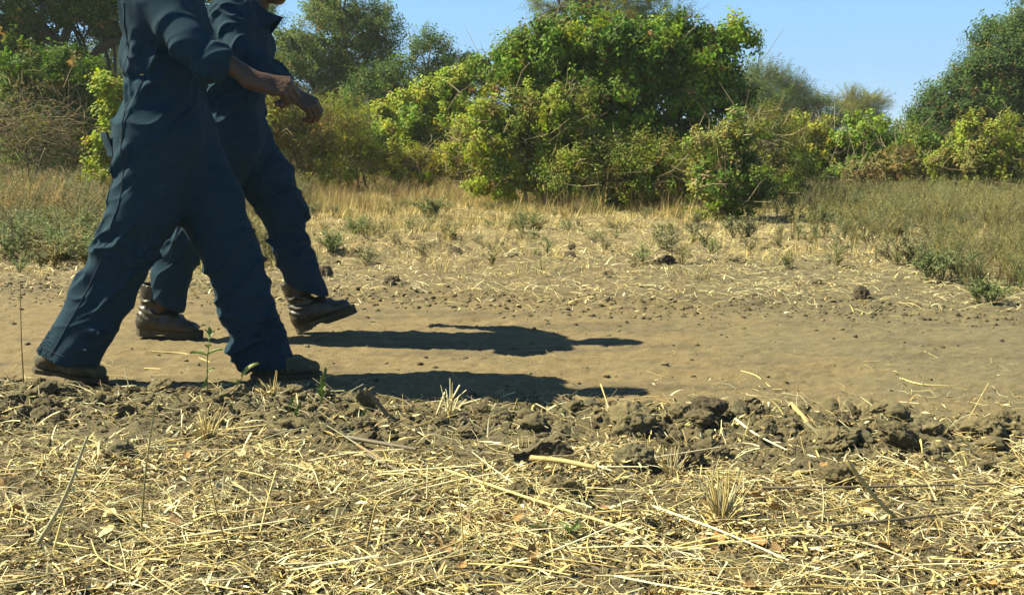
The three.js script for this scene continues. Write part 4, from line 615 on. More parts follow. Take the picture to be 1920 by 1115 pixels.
{
  // the farther walker: long sleeves, laced boots, heel of the left boot just touching down
  const A = [0.06, 1.45, 0.175], El = [0.115, 1.275, 0.285], Cu = [0.30, 1.145, 0.268], W = [0.335, 1.11, 0.262];
  const lA = [0.06, 1.45, -0.185], lE = [-0.02, 1.26, -0.40], lC = [0.02, 1.06, -0.44], lW = [0.03, 1.01, -0.445];
  const right = { bones: [bone([0.0, 0.9, 0.08], [-0.10, 0.68, 0.08], 0.145, 0.118), bone([-0.10, 0.68, 0.08], [-0.19, 0.5, 0.07], 0.118, 0.094), bone([-0.19, 0.5, 0.07], [-0.285, 0.30, 0.06], 0.088, 0.078), bone([-0.285, 0.30, 0.06], [-0.30, 0.14, 0.06], 0.076, 0.072)], cut: [[[-0.3, 0.165, 0], unit([-0.5, -0.86, 0])]], k: 0.05 };
  const left = { bones: [bone([0.02, 0.9, -0.08], [0.13, 0.74, -0.08], 0.146, 0.122), bone([0.13, 0.74, -0.08], [0.215, 0.585, -0.07], 0.122, 0.106), bone([0.215, 0.585, -0.07], [0.265, 0.38, -0.06], 0.098, 0.084), bone([0.265, 0.38, -0.06], [0.33, 0.17, -0.06], 0.084, 0.090)], cut: [[[0.3, 0.222, 0], unit([-0.29, -0.957, 0])]], hollow: [bone([0.29, 0.3, -0.06], [0.33, 0.12, -0.06], 0.06, 0.066)], k: 0.05 };
  const torso = { bones: [
    bone([0, 0.93, -0.075], [0, 0.93, 0.075], 0.152, 0.152, { k: 0.06 }), bone([-0.03, 0.9, -0.07], [-0.03, 0.9, 0.07], 0.13, 0.13, { k: 0.05 }),
    bone([0.01, 1.12, -0.07], [0.01, 1.12, 0.07], 0.138, 0.138, { k: 0.07 }), bone([0.045, 1.32, -0.085], [0.045, 1.32, 0.085], 0.142, 0.142, { k: 0.09 }), bone([0.06, 1.44, -0.13], [0.06, 1.44, 0.13], 0.084, 0.084, { k: 0.09 }), bone([0.09, 1.45, 0], [0.125, 1.52, 0], 0.085, 0.07, { k: 0.05 })], cut: [[[0.125, 1.525, 0], unit([0.6, 1, 0])]], k: 0.06 };
  const rightArm = { bones: [bone(A, El, 0.084, 0.070, { k: 0.05 }), bone(El, add(Cu, [0.07, -0.06, 0], -0.4), 0.070, 0.058, { k: 0.03 }), bone(add(Cu, [0.07, -0.06, 0], -0.4), Cu, 0.056, 0.046, { k: 0.03 })], cut: [[add(Cu, [0.012, -0.01, 0]), unit([0.77, -0.64, 0])]], k: 0.05 };
  const leftArm = { bones: [bone(lA, lE, 0.084, 0.068, { k: 0.05 }), bone(lE, lC, 0.066, 0.05, { k: 0.03 })], k: 0.05 };
  const welt = { bones: [[[0.02, 1.36, 0.25], [0.09, 1.29, 0.29]], [[0.06, 1.41, 0.25], [0.12, 1.36, 0.285]], [[0.1, 1.24, 0.29], [0.2, 1.26, 0.27]], [[-0.3, 0.44, 0.1], [-0.22, 0.4, 0.14]], [[-0.32, 0.36, 0.09], [-0.25, 0.34, 0.13]], [[0.15, 0.45, 0.0], [0.24, 0.40, 0.015]]].map(([a, b]) => bone(a, b, 0.012, 0.007, { k: 0.01 })), k: 0.035 };
  const p = makePerson({
    label: 'person in dark blue coverall and brown boots, farther of the two walkers', x: -1.28, y: height(-1.28, -5.05) - 0.004, z: -5.05,
    head: [0.185, 1.635, 0], neck: [0.10, 1.47], nod: 0.06, cloth: navy, seamCloth: navySeam,
    body: [bone([0, 0.95, -0.08], [0, 0.95, 0.08], 0.11, 0.11), bone([0.01, 1.05, 0], [0.04, 1.3, 0], 0.11, 0.12, { s: [1, 1, 0.8] }), bone([0.06, 1.43, -0.13], [0.06, 1.43, 0.13], 0.06), bone([0.09, 1.42, 0], [0.16, 1.57, 0], 0.062, 0.052),
      bone([0, 0.9, 0.08], [-0.19, 0.5, 0.07], 0.085, 0.055), bone([-0.19, 0.5, 0.07], [-0.36, 0.12, 0.06], 0.055, 0.032), bone([-0.36, 0.1, 0.06], [-0.28, 0.07, 0.06], 0.028, 0.025), bone([0.02, 0.9, -0.08], [0.215, 0.585, -0.07], 0.085, 0.055), bone([0.215, 0.585, -0.07], [0.31, 0.14, -0.06], 0.055, 0.034), bone([0.31, 0.13, -0.06], [0.39, 0.12, -0.06], 0.03, 0.028),
      bone(A, El, 0.05, 0.044), bone(lA, lE, 0.05, 0.044), bone(lE, lW, 0.044, 0.028)],
    hands: [{ elbow: El, wrist: W, f: [0.86, -0.5, -0.05], n: [0.45, 0.6, 0.66], curls: { left: false, mcp: [0.75, 0.8, 0.85, 0.9], bend: [0.8, 0.85, 0.85, 0.9] }, size: 1.12 }, { elbow: lE, wrist: lW, f: [0.1, -1, 0], n: [-0.2, 0, -1], curls: { ...loose, left: true } }],
    suit: [torso, right, left, rightArm, leftArm, welt],
    folds: folds((x, y, z) => (y < 0.88 ? 0.8 + 0.8 * Math.exp(-(((y - 0.42) / 0.15) ** 2)) : 0.75 + 0.4 * Math.exp(-(((y - 1.12) / 0.08) ** 2))), 19),
    seams: [{ side: 1, points: [[-0.09, 0.88], [-0.12, 0.74], [-0.17, 0.6], [-0.22, 0.47], [-0.27, 0.36]] }],
  });
  // the open collar: two lapels standing off the throat
  for (const s of [1, -1]) {
    const g = new THREE.PlaneGeometry(0.14, 0.15, 14, 10), q = g.attributes.position;
    const a = V(0.02, 1.535, 0.075 * s), b = V(0.245, 1.465, 0.03 * s), c = V(0.165, 1.375, 0.055 * s), d = V(0.07, 1.455, 0.095 * s);
    for (let k = 0; k < q.count; k++) { const u = q.getX(k) / 0.14 + 0.5, v = q.getY(k) / 0.15 + 0.5, P = a.clone().lerp(b, u).lerp(d.clone().lerp(c, u), 1 - v); P.z += s * 0.02 * Math.sin(Math.PI * v); P.y += 0.006 * Math.sin(5 * u); q.setXYZ(k, P.x, P.y, P.z); }
    const back = g.clone(); back.translate(0.002, 0, -0.006 * s); g.computeVertexNormals(); back.computeVertexNormals();
    part('collar', mergeGeometries([g, back]), navy, p.suitMesh);
  }
  const boot = (heel, yaw, pitch, side) => { const place = footFrame(heel, yaw, pitch), b = part('boot', place(bootGeometry(side)), bootLeather, p.root, 'dusty dark brown leather boot'); part('sole', place(soleGeometry(0.298, 0.016, 0.030, soleWidth)), bootSole, b); };
  boot([-0.452, 0.026, 0.055], 0.05, -0.085, 1); boot([0.268, 0.012, -0.055], -0.02, 0.345, -1);
}

// ---------------------------------------------------------------- clods, straw, leaves and weeds near the camera
const clodShapes = Array.from({ length: 12 }, (_, k) => {
  let g = new THREE.IcosahedronGeometry(1, k < 6 ? 13 : 6); g.deleteAttribute('uv'); g.deleteAttribute('normal'); g = mergeVertices(g, 1e-4); const p = g.attributes.position, uv = [], col = [];
  const rk = random(70 + k), cuts = Array.from({ length: 15 }, () => [V(gauss(rk), gauss(rk), gauss(rk)).normalize(), range(rk, 0.62, 0.98)]);
  for (let i = 0; i < p.count; i++) {   // broken faces, then lumps and grit
    const v = V(p.getX(i), p.getY(i), p.getZ(i)); let reach = 1.12; for (const [c, o] of cuts) { const t = v.dot(c); if (t > 0.05) reach = Math.min(reach, o / t); }
    const n = lerp(reach - 1, 0, 0.15) + 0.12 * noise3(v.x * 1.6 + k * 7, v.y * 1.6, v.z * 1.6) + 0.09 * noise3(v.x * 4, v.y * 4, v.z * 4 + k) + 0.055 * noise3(v.x * 9 + k, v.y * 9, v.z * 9) + 0.035 * noise3(v.x * 20, v.y * 20 + k, v.z * 20);
    v.multiplyScalar(1 + n); p.setXYZ(i, v.x * 1.1, v.y * 0.78, v.z); uv.push(v.x * 0.2, v.z * 0.2 + v.y * 0.15); const t = 1 + 0.12 * noise3(v.x * 3, v.y * 3, v.z * 3 + 9); col.push(t, t, t);
  }
  g.setAttribute('uv', new THREE.Float32BufferAttribute(uv, 2)); g.setAttribute('color', new THREE.Float32BufferAttribute(col, 3)); g.computeVertexNormals(); return g;
});
const clodMaterials = [[0.158, 0.130, 0.068], [0.132, 0.109, 0.058], [0.190, 0.156, 0.082], [0.145, 0.127, 0.074]].map((c) => new THREE.MeshStandardMaterial({ color: lin(...c), vertexColors: true, map: soilMap, bumpMap: soilBump, bumpScale: 0.004, roughness: 1 }));
const darkClod = new THREE.MeshStandardMaterial({ color: lin(0.075, 0.058, 0.034), vertexColors: true, map: soilMap, bumpMap: soilBump, bumpScale: 0.004, roughness: 1 });
function clod(r, x, d, size, label, group, mat, k) {
  const s = single('earth_clod', clodShapes[k ?? Math.floor(r() * 12)], mat ?? clodMaterials[Math.floor(r() * 4)], label, 'clod', group, [x, height(x, -d) + size * range(r, 0.15, 0.45), -d]);
  s.rotation.set(gauss(r) * 0.5, r() * 6.283, gauss(r) * 0.5); s.scale.set(size * range(r, 0.8, 1.25), size * range(r, 0.75, 1.1), size * range(r, 0.8, 1.2)); return s;
}
{
  const r = random(401);
  for (const [x, d, size, label, m] of [[0.62, 3.38, 0.062, 'dark root-matted clod at the crest of the ridge', darkClod], [0.53, 3.33, 0.06, 'large clod left of the dark root-matted one'], [0.36, 3.26, 0.062, 'rounded grey clod between the curled slab and the root-matted clod'], [0.34, 2.95, 0.06, 'broad low pale clod right of the curled slab'], [0.94, 3.12, 0.062, 'tallest clod in the right half of the ridge'], [1.13, 3.1, 0.06, 'blocky clod right of the tallest one in the ridge'], [0.49, 2.95, 0.045, 'dark pitted clod beside the upright straw tuft', darkClod], [1.28, 3.3, 0.05, 'lumpy clod near the right end of the ridge'], [1.42, 3.22, 0.055, 'clod at the far right end of the ridge'], [0.87, 2.82, 0.05, 'smooth half-buried clod among the straw on the right'], [-1.13, 3.08, 0.05, 'grey clod in the litter at the left'], [-0.95, 3.66, 0.05, 'clod below the leafy weed by the nearer walker\u2019s front foot'], [0.14, 2.74, 0.05, 'wide crumbly clod in front of the light stick'], [0.02, 2.7, 0.042, 'crumbly clod left of the wide one in front of the light stick']]) clod(r, x, d, size, label, 'clods in the ridge beside the track', m, Math.floor(r() * 6)), landmark(x, d, label.replace(/ (left of|right of|between|beside|below|in front of|among|near|at|in|before) .*/, '').replace(/^/, 'the ').replace('the clod', 'the end clod'));
  for (let n = 0; n < 190;) {
    const x = range(r, -2.3, 2.2), t = range(r, -0.02, 0.62), d = nearEdge(x) - t, big = 0.62 + 0.38 * smoothstep(x, -0.5, 0.6);
    if (Math.abs(x) > 0.62 * d || r() > (x > 0 ? 1 : 0.85)) continue; n++;
    const size = Math.pow(r(), 1.8) * 0.036 * big + 0.014; inCrowd(clod(r, x, d, size, '', 'clods in the ridge beside the track'), x, d, size > 0.03 ? 'large clod' : size > 0.021 ? 'mid-sized clod' : 'small clod');
  }
  for (const [x, d, size, label, short] of [[0.43, 8.38, 0.06, 'dark clod in the middle of the straw beyond the track', 'the dark middle clod'], [1.12, 7.95, 0.07, 'dark clod right of the middle of the straw beyond the track', 'the dark clod right of the middle'], [-0.74, 6.75, 0.06, 'dark clod nearest the track, right of the farther walker\u2019s raised boot', 'the dark clod by the raised boot'], [1.98, 6.15, 0.05, 'dark clod beside the far edge of the track on the right', 'the dark clod at the far track edge'], [3.28, 9.1, 0.06, 'dark round clod below the right-hand herbs', 'the dark round clod'], [2.99, 7.75, 0.05, 'clod at the near foot of the right-hand herbs', 'the clod at the right-hand herbs'], [-1.25, 7.3, 0.06, 'clod behind the farther walker\u2019s front boot', 'the clod behind the front boot'], [-0.46, 8.7, 0.06, 'low clod left of the middle of the straw beyond the track', 'the low clod left of the middle']]) clod(r, x, d, size, label, 'clods beyond the track', darkClod), landmark(x, d, short);
  for (let n = 0; n < 36; n++) { const d = range(r, 6.6, 12.5), x = range(r, -0.2, 0.4) * d; inCrowd(clod(r, x, d, range(r, 0.02, 0.045), '', 'clods beyond the track'), x, d, 'small field clod'); }
}
const crumb = clodShapes.slice(8).map((g) => { const c = g.clone(); return c; }), crumbMaterial = new THREE.MeshStandardMaterial({ vertexColors: true, map: soilMap, roughness: 1 });
scatter({ seed: 411, name: 'earth_crumbs', label: 'loose crumbs of earth over ridge and track edges', category: 'crumbs', material: crumbMaterial, piece: 'crumbs', shapes: crumb, count: 12000, left: -0.76, right: 0.76, near: 2.0, far: 8,
  density: (x, d) => Math.max(ridgeAt(x, -d), 0.012 + 0.3 * (Math.exp(-(((d - farEdge(x) - 0.15) / 0.3) ** 2)) + Math.exp(-(((d - nearEdge(x)) / 0.12) ** 2))), d < nearEdge(x) ? 0.25 : 0), scale: (r) => 0.003 + 0.013 * Math.pow(r(), 2.6), color: (r) => tint(r, pick(r, [0.140, 0.116, 0.060], [0.115, 0.095, 0.050], [0.17, 0.14, 0.075], [0.085, 0.068, 0.04]), 0.15) });

// straw: pieces lie along x before they are turned
function strawShape(seed, pts, r0, sides = 4) { const s = new Shape(), r = random(seed); s.tube(pts.map((p) => V(...p)), pts.map((_, k) => r0 * (1 - 0.35 * k / (pts.length - 1))), sides, grey(range(r, 0.85, 1.1))); return s.geometry(); }
const strawShapes = [strawShape(1, [[-0.09, 0.001, 0], [0, 0.004, 0.003], [0.09, 0.001, 0]], 0.0014), strawShape(2, [[-0.07, 0.001, 0], [-0.02, 0.008, 0.016], [0.03, 0.004, 0.012], [0.08, 0.001, -0.02]], 0.0012), strawShape(3, [[-0.06, 0.001, 0.0], [0.01, 0.016, 0.0], [0.014, 0.015, 0.004], [0.045, 0.0, 0.05]], 0.0013), strawShape(4, [[-0.08, 0.002, 0.03], [-0.04, 0.001, 0], [0.03, 0.003, -0.012], [0.08, 0.012, 0.022]], 0.0010), strawShape(5, [[-0.05, 0.001, 0], [-0.01, 0.02, 0.004], [0.05, 0.026, 0.01]], 0.0011), strawShape(6, [[-0.04, 0, 0.02], [-0.015, 0.006, -0.012], [0.02, 0.003, -0.016], [0.045, 0.001, 0.018]], 0.0009),
  (() => { const s = new Shape(); s.blade(V(-0.07, 0.003, 0), 0, 0.15, 0.007, Math.PI / 2 - 0.3, 0.7, [1, 1, 1], 4); return s.geometry(); })(), (() => { const s = new Shape(); s.blade(V(-0.05, 0.003, 0), 0.2, 0.11, 0.0095, Math.PI / 2 - 0.35, 0.9, [0.95, 0.95, 0.95], 4); return s.geometry(); })()];
const chipShapes = [0, 1, 2].map((k) => { const s = new Shape(), r = random(50 + k); s.leaf(V(-0.012, 0.002, 0), V(1, 0.1, 0).normalize(), V(0.1, 1, 0.2).normalize(), 0.03, range(r, 0.006, 0.014), [1, 1, 1], range(r, -0.3, 0.3), 0.5); return s.geometry(); });
const S = { straw: [0.49, 0.40, 0.16], pale: [0.66, 0.59, 0.35], tan: [0.34, 0.255, 0.10], grey: [0.30, 0.275, 0.17], brown: [0.16, 0.11, 0.045] };
const front = (x, d) => { const e = nearEdge(x) - 0.6 + 0.14 * noise2(x * 2, 5); return 1 - smoothstep(d, e - 0.15, e + 0.15); };
const strawColor = (r) => tint(r, pick(r, S.straw, S.straw, S.pale, S.pale, S.tan, S.grey, S.brown, S.brown), 0.25);
scatter({ seed: 421, name: 'straw_litter', label: 'thick litter of pale straw covering the ground in front', category: 'straw', material: dryMaterial, piece: 'straw', shapes: strawShapes, count: 10600, left: -0.76, right: 0.76, near: 1.9, far: 3.9, upright: 0.35, tip: 0.3,
  density: (x, d) => front(x, d) * (0.07 + 0.93 * smoothstep(fbm2(x * 2.6 + 30, d * 2.6, 3), -0.15, 0.35)) + 0.16 * ridgeAt(x, -d) + 0.05, scale: (r) => { const k = 0.22 + 0.95 * Math.pow(r(), 1.5); return [k, range(r, 0.45, 0.85), range(r, 0.45, 0.85)]; }, raise: (r, x, d) => front(x, d) * Math.pow(r(), 2) * 0.028 + 0.002, color: strawColor });
scatter({ seed: 425, name: 'rotting_straw', label: 'greyed and rotting straw matted into the soil in front', category: 'straw', material: dryMaterial, piece: 'straw', shapes: strawShapes, count: 7200, left: -0.76, right: 0.76, near: 1.9, far: 3.9, upright: 0.2, tip: 0.2,
  density: (x, d) => front(x, d) * 0.8 + 0.12 * ridgeAt(x, -d), scale: (r) => { const k = range(r, 0.2, 0.9); return [k, range(r, 0.5, 1.1), range(r, 0.5, 1.1)]; }, raise: (r) => r() * 0.006, color: (r) => tint(r, pick(r, S.brown, S.grey, S.brown, [0.10, 0.08, 0.045], S.tan), 0.25) });
scatter({ seed: 422, name: 'straw_chips', label: 'fine broken straw and chaff in front of the ridge', category: 'straw', material: dryMaterial, piece: 'chips', shapes: chipShapes, count: 23500, left: -0.76, right: 0.76, near: 1.9, far: 4.2, upright: 0.3, tip: 0.3,
  density: (x, d) => 0.9 * front(x, d) * (0.08 + 0.92 * smoothstep(patch(x, d, 2.4, 8), 0.3, 0.75)) + 0.06 * ridgeAt(x, -d) + 0.008, scale: (r) => 0.25 + 0.95 * Math.pow(r(), 1.6), raise: (r) => r() * 0.008 + 0.001, color: strawColor });
scatter({ seed: 423, name: 'straw_on_track', label: 'odd bits of straw strewn along the bare track', category: 'straw', material: dryMaterial, piece: 'straw', shapes: strawShapes.slice(0, 4), count: 900, left: -0.76, right: 0.76, near: 3.4, far: 6.6, upright: 0, tip: 0.03,
  density: (x, d) => onTrack(x, -d) * (0.25 + 0.75 * Math.exp(-(((d - nearEdge(x) - 0.2) / 0.25) ** 2))) , scale: (r) => { const k = range(r, 0.25, 0.8); return [k, k * 0.7, k]; }, raise: () => 0.001, color: (r) => tint(r, pick(r, S.straw, S.tan, S.grey, S.brown), 0.25) });
scatter({ seed: 424, name: 'field_straw', label: 'trampled straw spread over the open ground beyond the track', category: 'straw', material: dryMaterial, piece: 'straw', shapes: strawShapes, count: 27000, near: 5.6, far: 15.5, left: -0.5, right: 0.52, upright: 0.3, tip: 0.2,
  density: (x, d, s) => smoothstep(d, farEdge(x) - 0.4, farEdge(x) + 0.6) * (0.15 + 0.85 * Math.pow(patch(x, d, 1.2, 61), 1.6)), scale: (r) => { const k = range(r, 0.3, 1.15); return [k, range(r, 0.6, 1.15), range(r, 0.6, 1.15)]; }, raise: (r) => r() * 0.02, color: strawColor });

scatter({ seed: 426, name: 'field_chaff', label: 'broken chaff lying over the open ground beyond the track', category: 'straw', material: dryMaterial, piece: 'chips', shapes: chipShapes, count: 18000, near: 5.6, far: 15, left: -0.5, right: 0.52, upright: 0.3, tip: 0.3,
  density: (x, d) => smoothstep(d, farEdge(x) - 0.5, farEdge(x) + 0.6) * (0.15 + 0.85 * patch(x, d, 1.5, 44)), scale: (r) => range(r, 0.35, 1.15), raise: (r) => r() * 0.01, color: strawColor });
// stalks that can be told apart
const stalkMaterials = [S.straw, S.pale, S.tan, S.grey, S.brown, [0.10, 0.08, 0.05], [0.13, 0.12, 0.05]].map((c) => new THREE.MeshStandardMaterial({ color: lin(...c), roughness: 0.65 }));
function stalk(name, label, category, pts, r0, r1, mat, group) {
  const b = pts[0], s = new Shape(), n = pts.length < 3 ? 3 : pts.length * 3; const P = smooth3(pts.map((p) => V(p[0] - b[0], p[1] - b[1], p[2] - b[2])), n); s.tube(P, P.map((_, k) => lerp(r0, r1, k / n)), 5, [1, 1, 1]);
  return single(name, s.geometry(), stalkMaterials[mat], label, category, group, b);
}
const onGround = (pts, lift = 0.004) => pts.map(([x, z]) => [x, height(x, z) + lift, z]);
const y0 = (pts) => { const h = height(pts[0][0], pts[0][2]); return pts.map(([x, y, z]) => [x, y + h - 0.01, z]); };
for (const [label, pts, r0, r1, mat] of [
  ['thin dark seed stem standing at the left edge beside the rear shoe', [[-1.732, 0, -3.809], [-1.726, 0.183, -3.8], [-1.721, 0.382, -3.809]], 0.0028, 0.0015, 4],
  ['tall straight olive stem standing below the nearer walker', [[-0.863, 0, -2.444], [-0.843, 0.166, -2.444], [-0.816, 0.341, -2.46]], 0.0026, 0.0012, 6],
  ['thick greyish stalk leaning right at the far left', [[-1.07, 0, -2.343], [-0.993, 0.123, -2.343], [-0.936, 0.263, -2.35]], 0.006, 0.003, 3],
  ['short stalk beside the thick leaning one at the far left', [[-1.02, 0, -2.33], [-0.99, 0.11, -2.34]], 0.004, 0.002, 0],
  ['dark thin stem leaning left below the tan tuft', [[-0.602, 0, -2.28], [-0.633, 0.108, -2.28], [-0.657, 0.227, -2.29]], 0.0022, 0.0012, 4],
  ['long stalk sharply bent over to the right in the front litter', [[-0.326, 0, -2.343], [-0.312, 0.07, -2.343], [-0.296, 0.121, -2.343], [-0.25, 0.145, -2.345], [-0.132, 0.179, -2.35]], 0.0026, 0.002, 2],
  ['short upright straw left of the bent-over stalk\u2019s tip', [[-0.214, 0, -2.652], [-0.21, 0.114, -2.652]], 0.0024, 0.0018, 1],
  ['thin upright straw nearest the middle of the bottom edge', [[-0.105, 0, -2.25], [-0.107, 0.119, -2.25], [-0.119, 0.213, -2.25]], 0.002, 0.0012, 0],
  ['crooked upright straw in front of the wide crumbly clod', [[0.25, 0, -2.497], [0.259, 0.059, -2.497], [0.228, 0.12, -2.497]], 0.003, 0.0022, 0],
  ['straw standing left of the crooked one', [[0.17, 0, -2.5], [0.135, 0.075, -2.5]], 0.0022, 0.0014, 1],
  ['thick tan stalk leaning left among the straw on the right', [[0.94, 0, -2.479], [0.855, 0.078, -2.479], [0.78, 0.171, -2.479]], 0.0045, 0.0055, 2],
  ['thin pale stem leaning right above the ridge\u2019s right end', [[1.461, 0, -3.438], [1.526, 0.135, -3.438]], 0.0018, 0.001, 0],
  ['straw poking up beside the rear shoe\u2019s toe', [[-1.368, 0, -3.85], [-1.388, 0.098, -3.85]], 0.002, 0.0015, 1],
  ['thick dark broken stem at the crest left of centre', [[-0.382, 0, -3.405], [-0.44, 0.078, -3.405], [-0.468, 0.108, -3.405]], 0.008, 0.0065, 5],
  ['pale split stem sticking up right of the dark broken one', [[-0.32, 0, -3.472], [-0.354, 0.05, -3.472]], 0.006, 0.005, 2],
  ['pale stubble stalk pointing up right of the split stem', [[-0.234, 0, -3.472], [-0.169, 0.12, -3.472]], 0.0036, 0.0026, 1],
  ['short stubble stalk left of the pointing one', [[-0.25, 0, -3.5], [-0.219, 0.085, -3.5]], 0.0036, 0.0028, 1],
]) stalk('dry_stalk', label, 'stalk', y0(pts), r0, r1, mat, 'stalks standing in the front litter');
for (const [label, pts, r0, r1, mat, lift] of [
  ['long pale stalk slanting down to the right across the front litter', [[-0.179, -2.848], [0.053, -2.611], [0.284, -2.382]], 0.0042, 0.003, 0, 0.03],
  ['long dark twig lying level across the litter on the right', [[0.642, -2.714], [0.866, -2.685], [1.261, -2.723]], 0.0042, 0.003, 5, 0.03],
  ['dark twig nearest the camera on the right', [[0.732, -2.409], [0.903, -2.444], [1.06, -2.497]], 0.0045, 0.003, 5, 0.028],
  ['long pale straw slanting to the bottom edge right of centre', [[0.339, -2.534], [0.469, -2.376], [0.583, -2.206]], 0.003, 0.002, 1, 0.03],
  ['white forked root lying below the root-matted clod', [[0.691, -3.308], [0.727, -3.159], [0.784, -3.038]], 0.0042, 0.002, 1, 0.02],
  ['short thick pale stub lying on the ridge', [[0.895, -3.438], [0.922, -3.327]], 0.009, 0.008, 2, 0.018],
  ['curved pale twig lying on the track at the right', [[1.493, -4.138], [1.538, -4.026], [1.64, -4.007]], 0.0035, 0.002, 0, 0.002],
  ['pale straw on the track left of the curved twig', [[0.902, -4.236], [0.94, -4.167], [0.969, -4.026]], 0.0025, 0.002, 0, 0.002],
  ['light barkless stick lying between the clods at the centre', [[0.051, -2.896], [0.129, -2.858], [0.222, -2.793]], 0.009, 0.007, 2, 0.05],
  ['long straw lying on the track between the nearer walker\u2019s feet', [[-1.549, -4.644], [-1.408, -4.632], [-1.247, -4.448]], 0.003, 0.002, 0, 0.002],
  ['short straw lying in front of the farther walker\u2019s rear boot', [[-1.486, -4.35], [-1.411, -4.319]], 0.003, 0.002, 0, 0.002],
  ['thick dark stem lying across the litter left of centre', [[-0.49, -3.159], [-0.275, -3.049]], 0.008, 0.006, 5, 0.02],
  ['dark stem lying below the thick one left of centre', [[-0.406, -2.996], [-0.284, -2.825]], 0.007, 0.005, 5, 0.02],
  ['dark stem crossing between the two others left of centre', [[-0.458, -3.103], [-0.334, -2.896]], 0.006, 0.004, 4, 0.025],
]) stalk('dry_stalk', label, 'stalk', onGround(pts, lift), r0, r1, mat, 'stalks lying in the litter and on the track');
{
  const r = random(433);
  for (let n = 0; n < 130;) {
    const d = range(r, 2.05, 3.3), x = range(r, -0.6, 0.6) * d; if (r() > front(x, d)) continue; n++;
    const L = range(r, 0.12, 0.3), a = r() < 0.6 ? gauss(r) * 0.7 : r() * 6.28, e = Math.abs(gauss(r)) * 0.28, k = range(r, -0.1, 0.1), h = height(x, -d) + 0.008, q = (t, w) => [x + Math.cos(a) * L * t - Math.sin(a) * w * L, h + Math.sin(e) * L * t + 0.012, -d - Math.sin(a) * L * t * 0.9 - Math.cos(a) * w * L];
    const m = pick(r, 0, 0, 1, 2, 2, 3); inCrowd(stalk('dry_stalk', '', 'stalk', [q(0, 0), q(0.5, k), q(1, 0)], range(r, 0.0013, 0.0028), range(r, 0.0009, 0.0017), m, 'loose stalks in the front litter'), x, d, (L > 0.22 ? 'long ' : 'short ') + ['straw coloured', 'whitish', 'tan', 'grey'][m] + ' loose stalk');
  }
}
// dry leaves: each with its own curl
const leafPatch = grainTexture(256, 81, (u, v, w, r) => { const g = 205 + 34 * w(u, v, 5) + 20 * w(u, v, 22) + (r() - 0.5) * 24; return [g, g * 0.97, g * 0.92]; });
const deadLeaf = [[0.34, 0.205, 0.07], [0.44, 0.33, 0.13], [0.20, 0.125, 0.045], [0.52, 0.44, 0.23]].map((c) => new THREE.MeshPhysicalMaterial({ color: lin(...c), map: leafPatch, roughness: 0.8, transmission: 0.15, thickness: 0, side: THREE.DoubleSide }));
function curledLeaf(seed) {
  const r = random(seed), g = new THREE.PlaneGeometry(1, 1, 10, 8), p = g.attributes.position, cu = range(r, 0.5, 1.6), tw = range(r, -0.8, 0.8);
  for (let k = 0; k < p.count; k++) { const u = p.getX(k), v = p.getY(k), w = 0.62 * Math.pow(Math.max(0.02, 1 - 4 * u * u), 0.6) * (1 + 0.12 * noise2(u * 5 + seed, v * 3)), a = v * cu + tw * u; p.setXYZ(k, u, 0.25 * (1 - Math.cos(a * 1.6)) + 0.12 * u * u * 4 * 0.4 + 0.05 * noise2(u * 4 + seed, v * 4), Math.sin(a) / cu * w); }
  g.computeVertexNormals(); return g;
}
const curled = Array.from({ length: 8 }, (_, k) => curledLeaf(90 + k));
{
  const r = random(441), put = (x, d, s, label, m) => { const l = single('dry_leaf', curled[Math.floor(r() * 8)], deadLeaf[m ?? Math.floor(r() * 4)], label, 'leaf', 'dead leaves in the front litter', [x, height(x, -d) + 0.012 + r() * 0.012, -d]); if (!label) inCrowd(l, x, d, ['rusty', 'tan', 'dark brown', 'pale'][deadLeaf.indexOf(l.material)] + ' little curled leaf'); l.rotation.set(gauss(r) * 0.5, r() * 6.28, gauss(r) * 0.5); l.scale.setScalar(s); };
  for (const [x, d, label, m] of [[-0.96, 2.52, 'pale curled leaf right of the thick leaning stalk', 3], [-0.49, 2.6, 'tan curled leaf left of the bent-over stalk', 1], [-0.57, 2.92, 'light upright leaf below the dark stems', 3], [-0.8, 2.5, 'rusty leaf beside the tall olive stem', 2], [-0.04, 2.47, 'rusty brown leaf below the middle of the long pale stalk', 0], [1.16, 2.85, 'large pale leaf in the straw at the right', 3], [0.86, 2.92, 'small rust leaf above the long dark twig', 0], [0.31, 2.48, 'broad pale leaf right of the crooked straw', 3], [0.55, 2.36, 'rust leaf near the bottom right of centre', 0], [0.82, 2.31, 'brown leaf at the bottom right', 2]]) put(x, d, 0.055, label, m);
  for (let n = 0; n < 80;) { const d = range(r, 2.05, 3.3), x = range(r, -0.5, 0.5) * d; if (r() > front(x, d)) continue; n++; put(x, d, range(r, 0.022, 0.058)); }
}
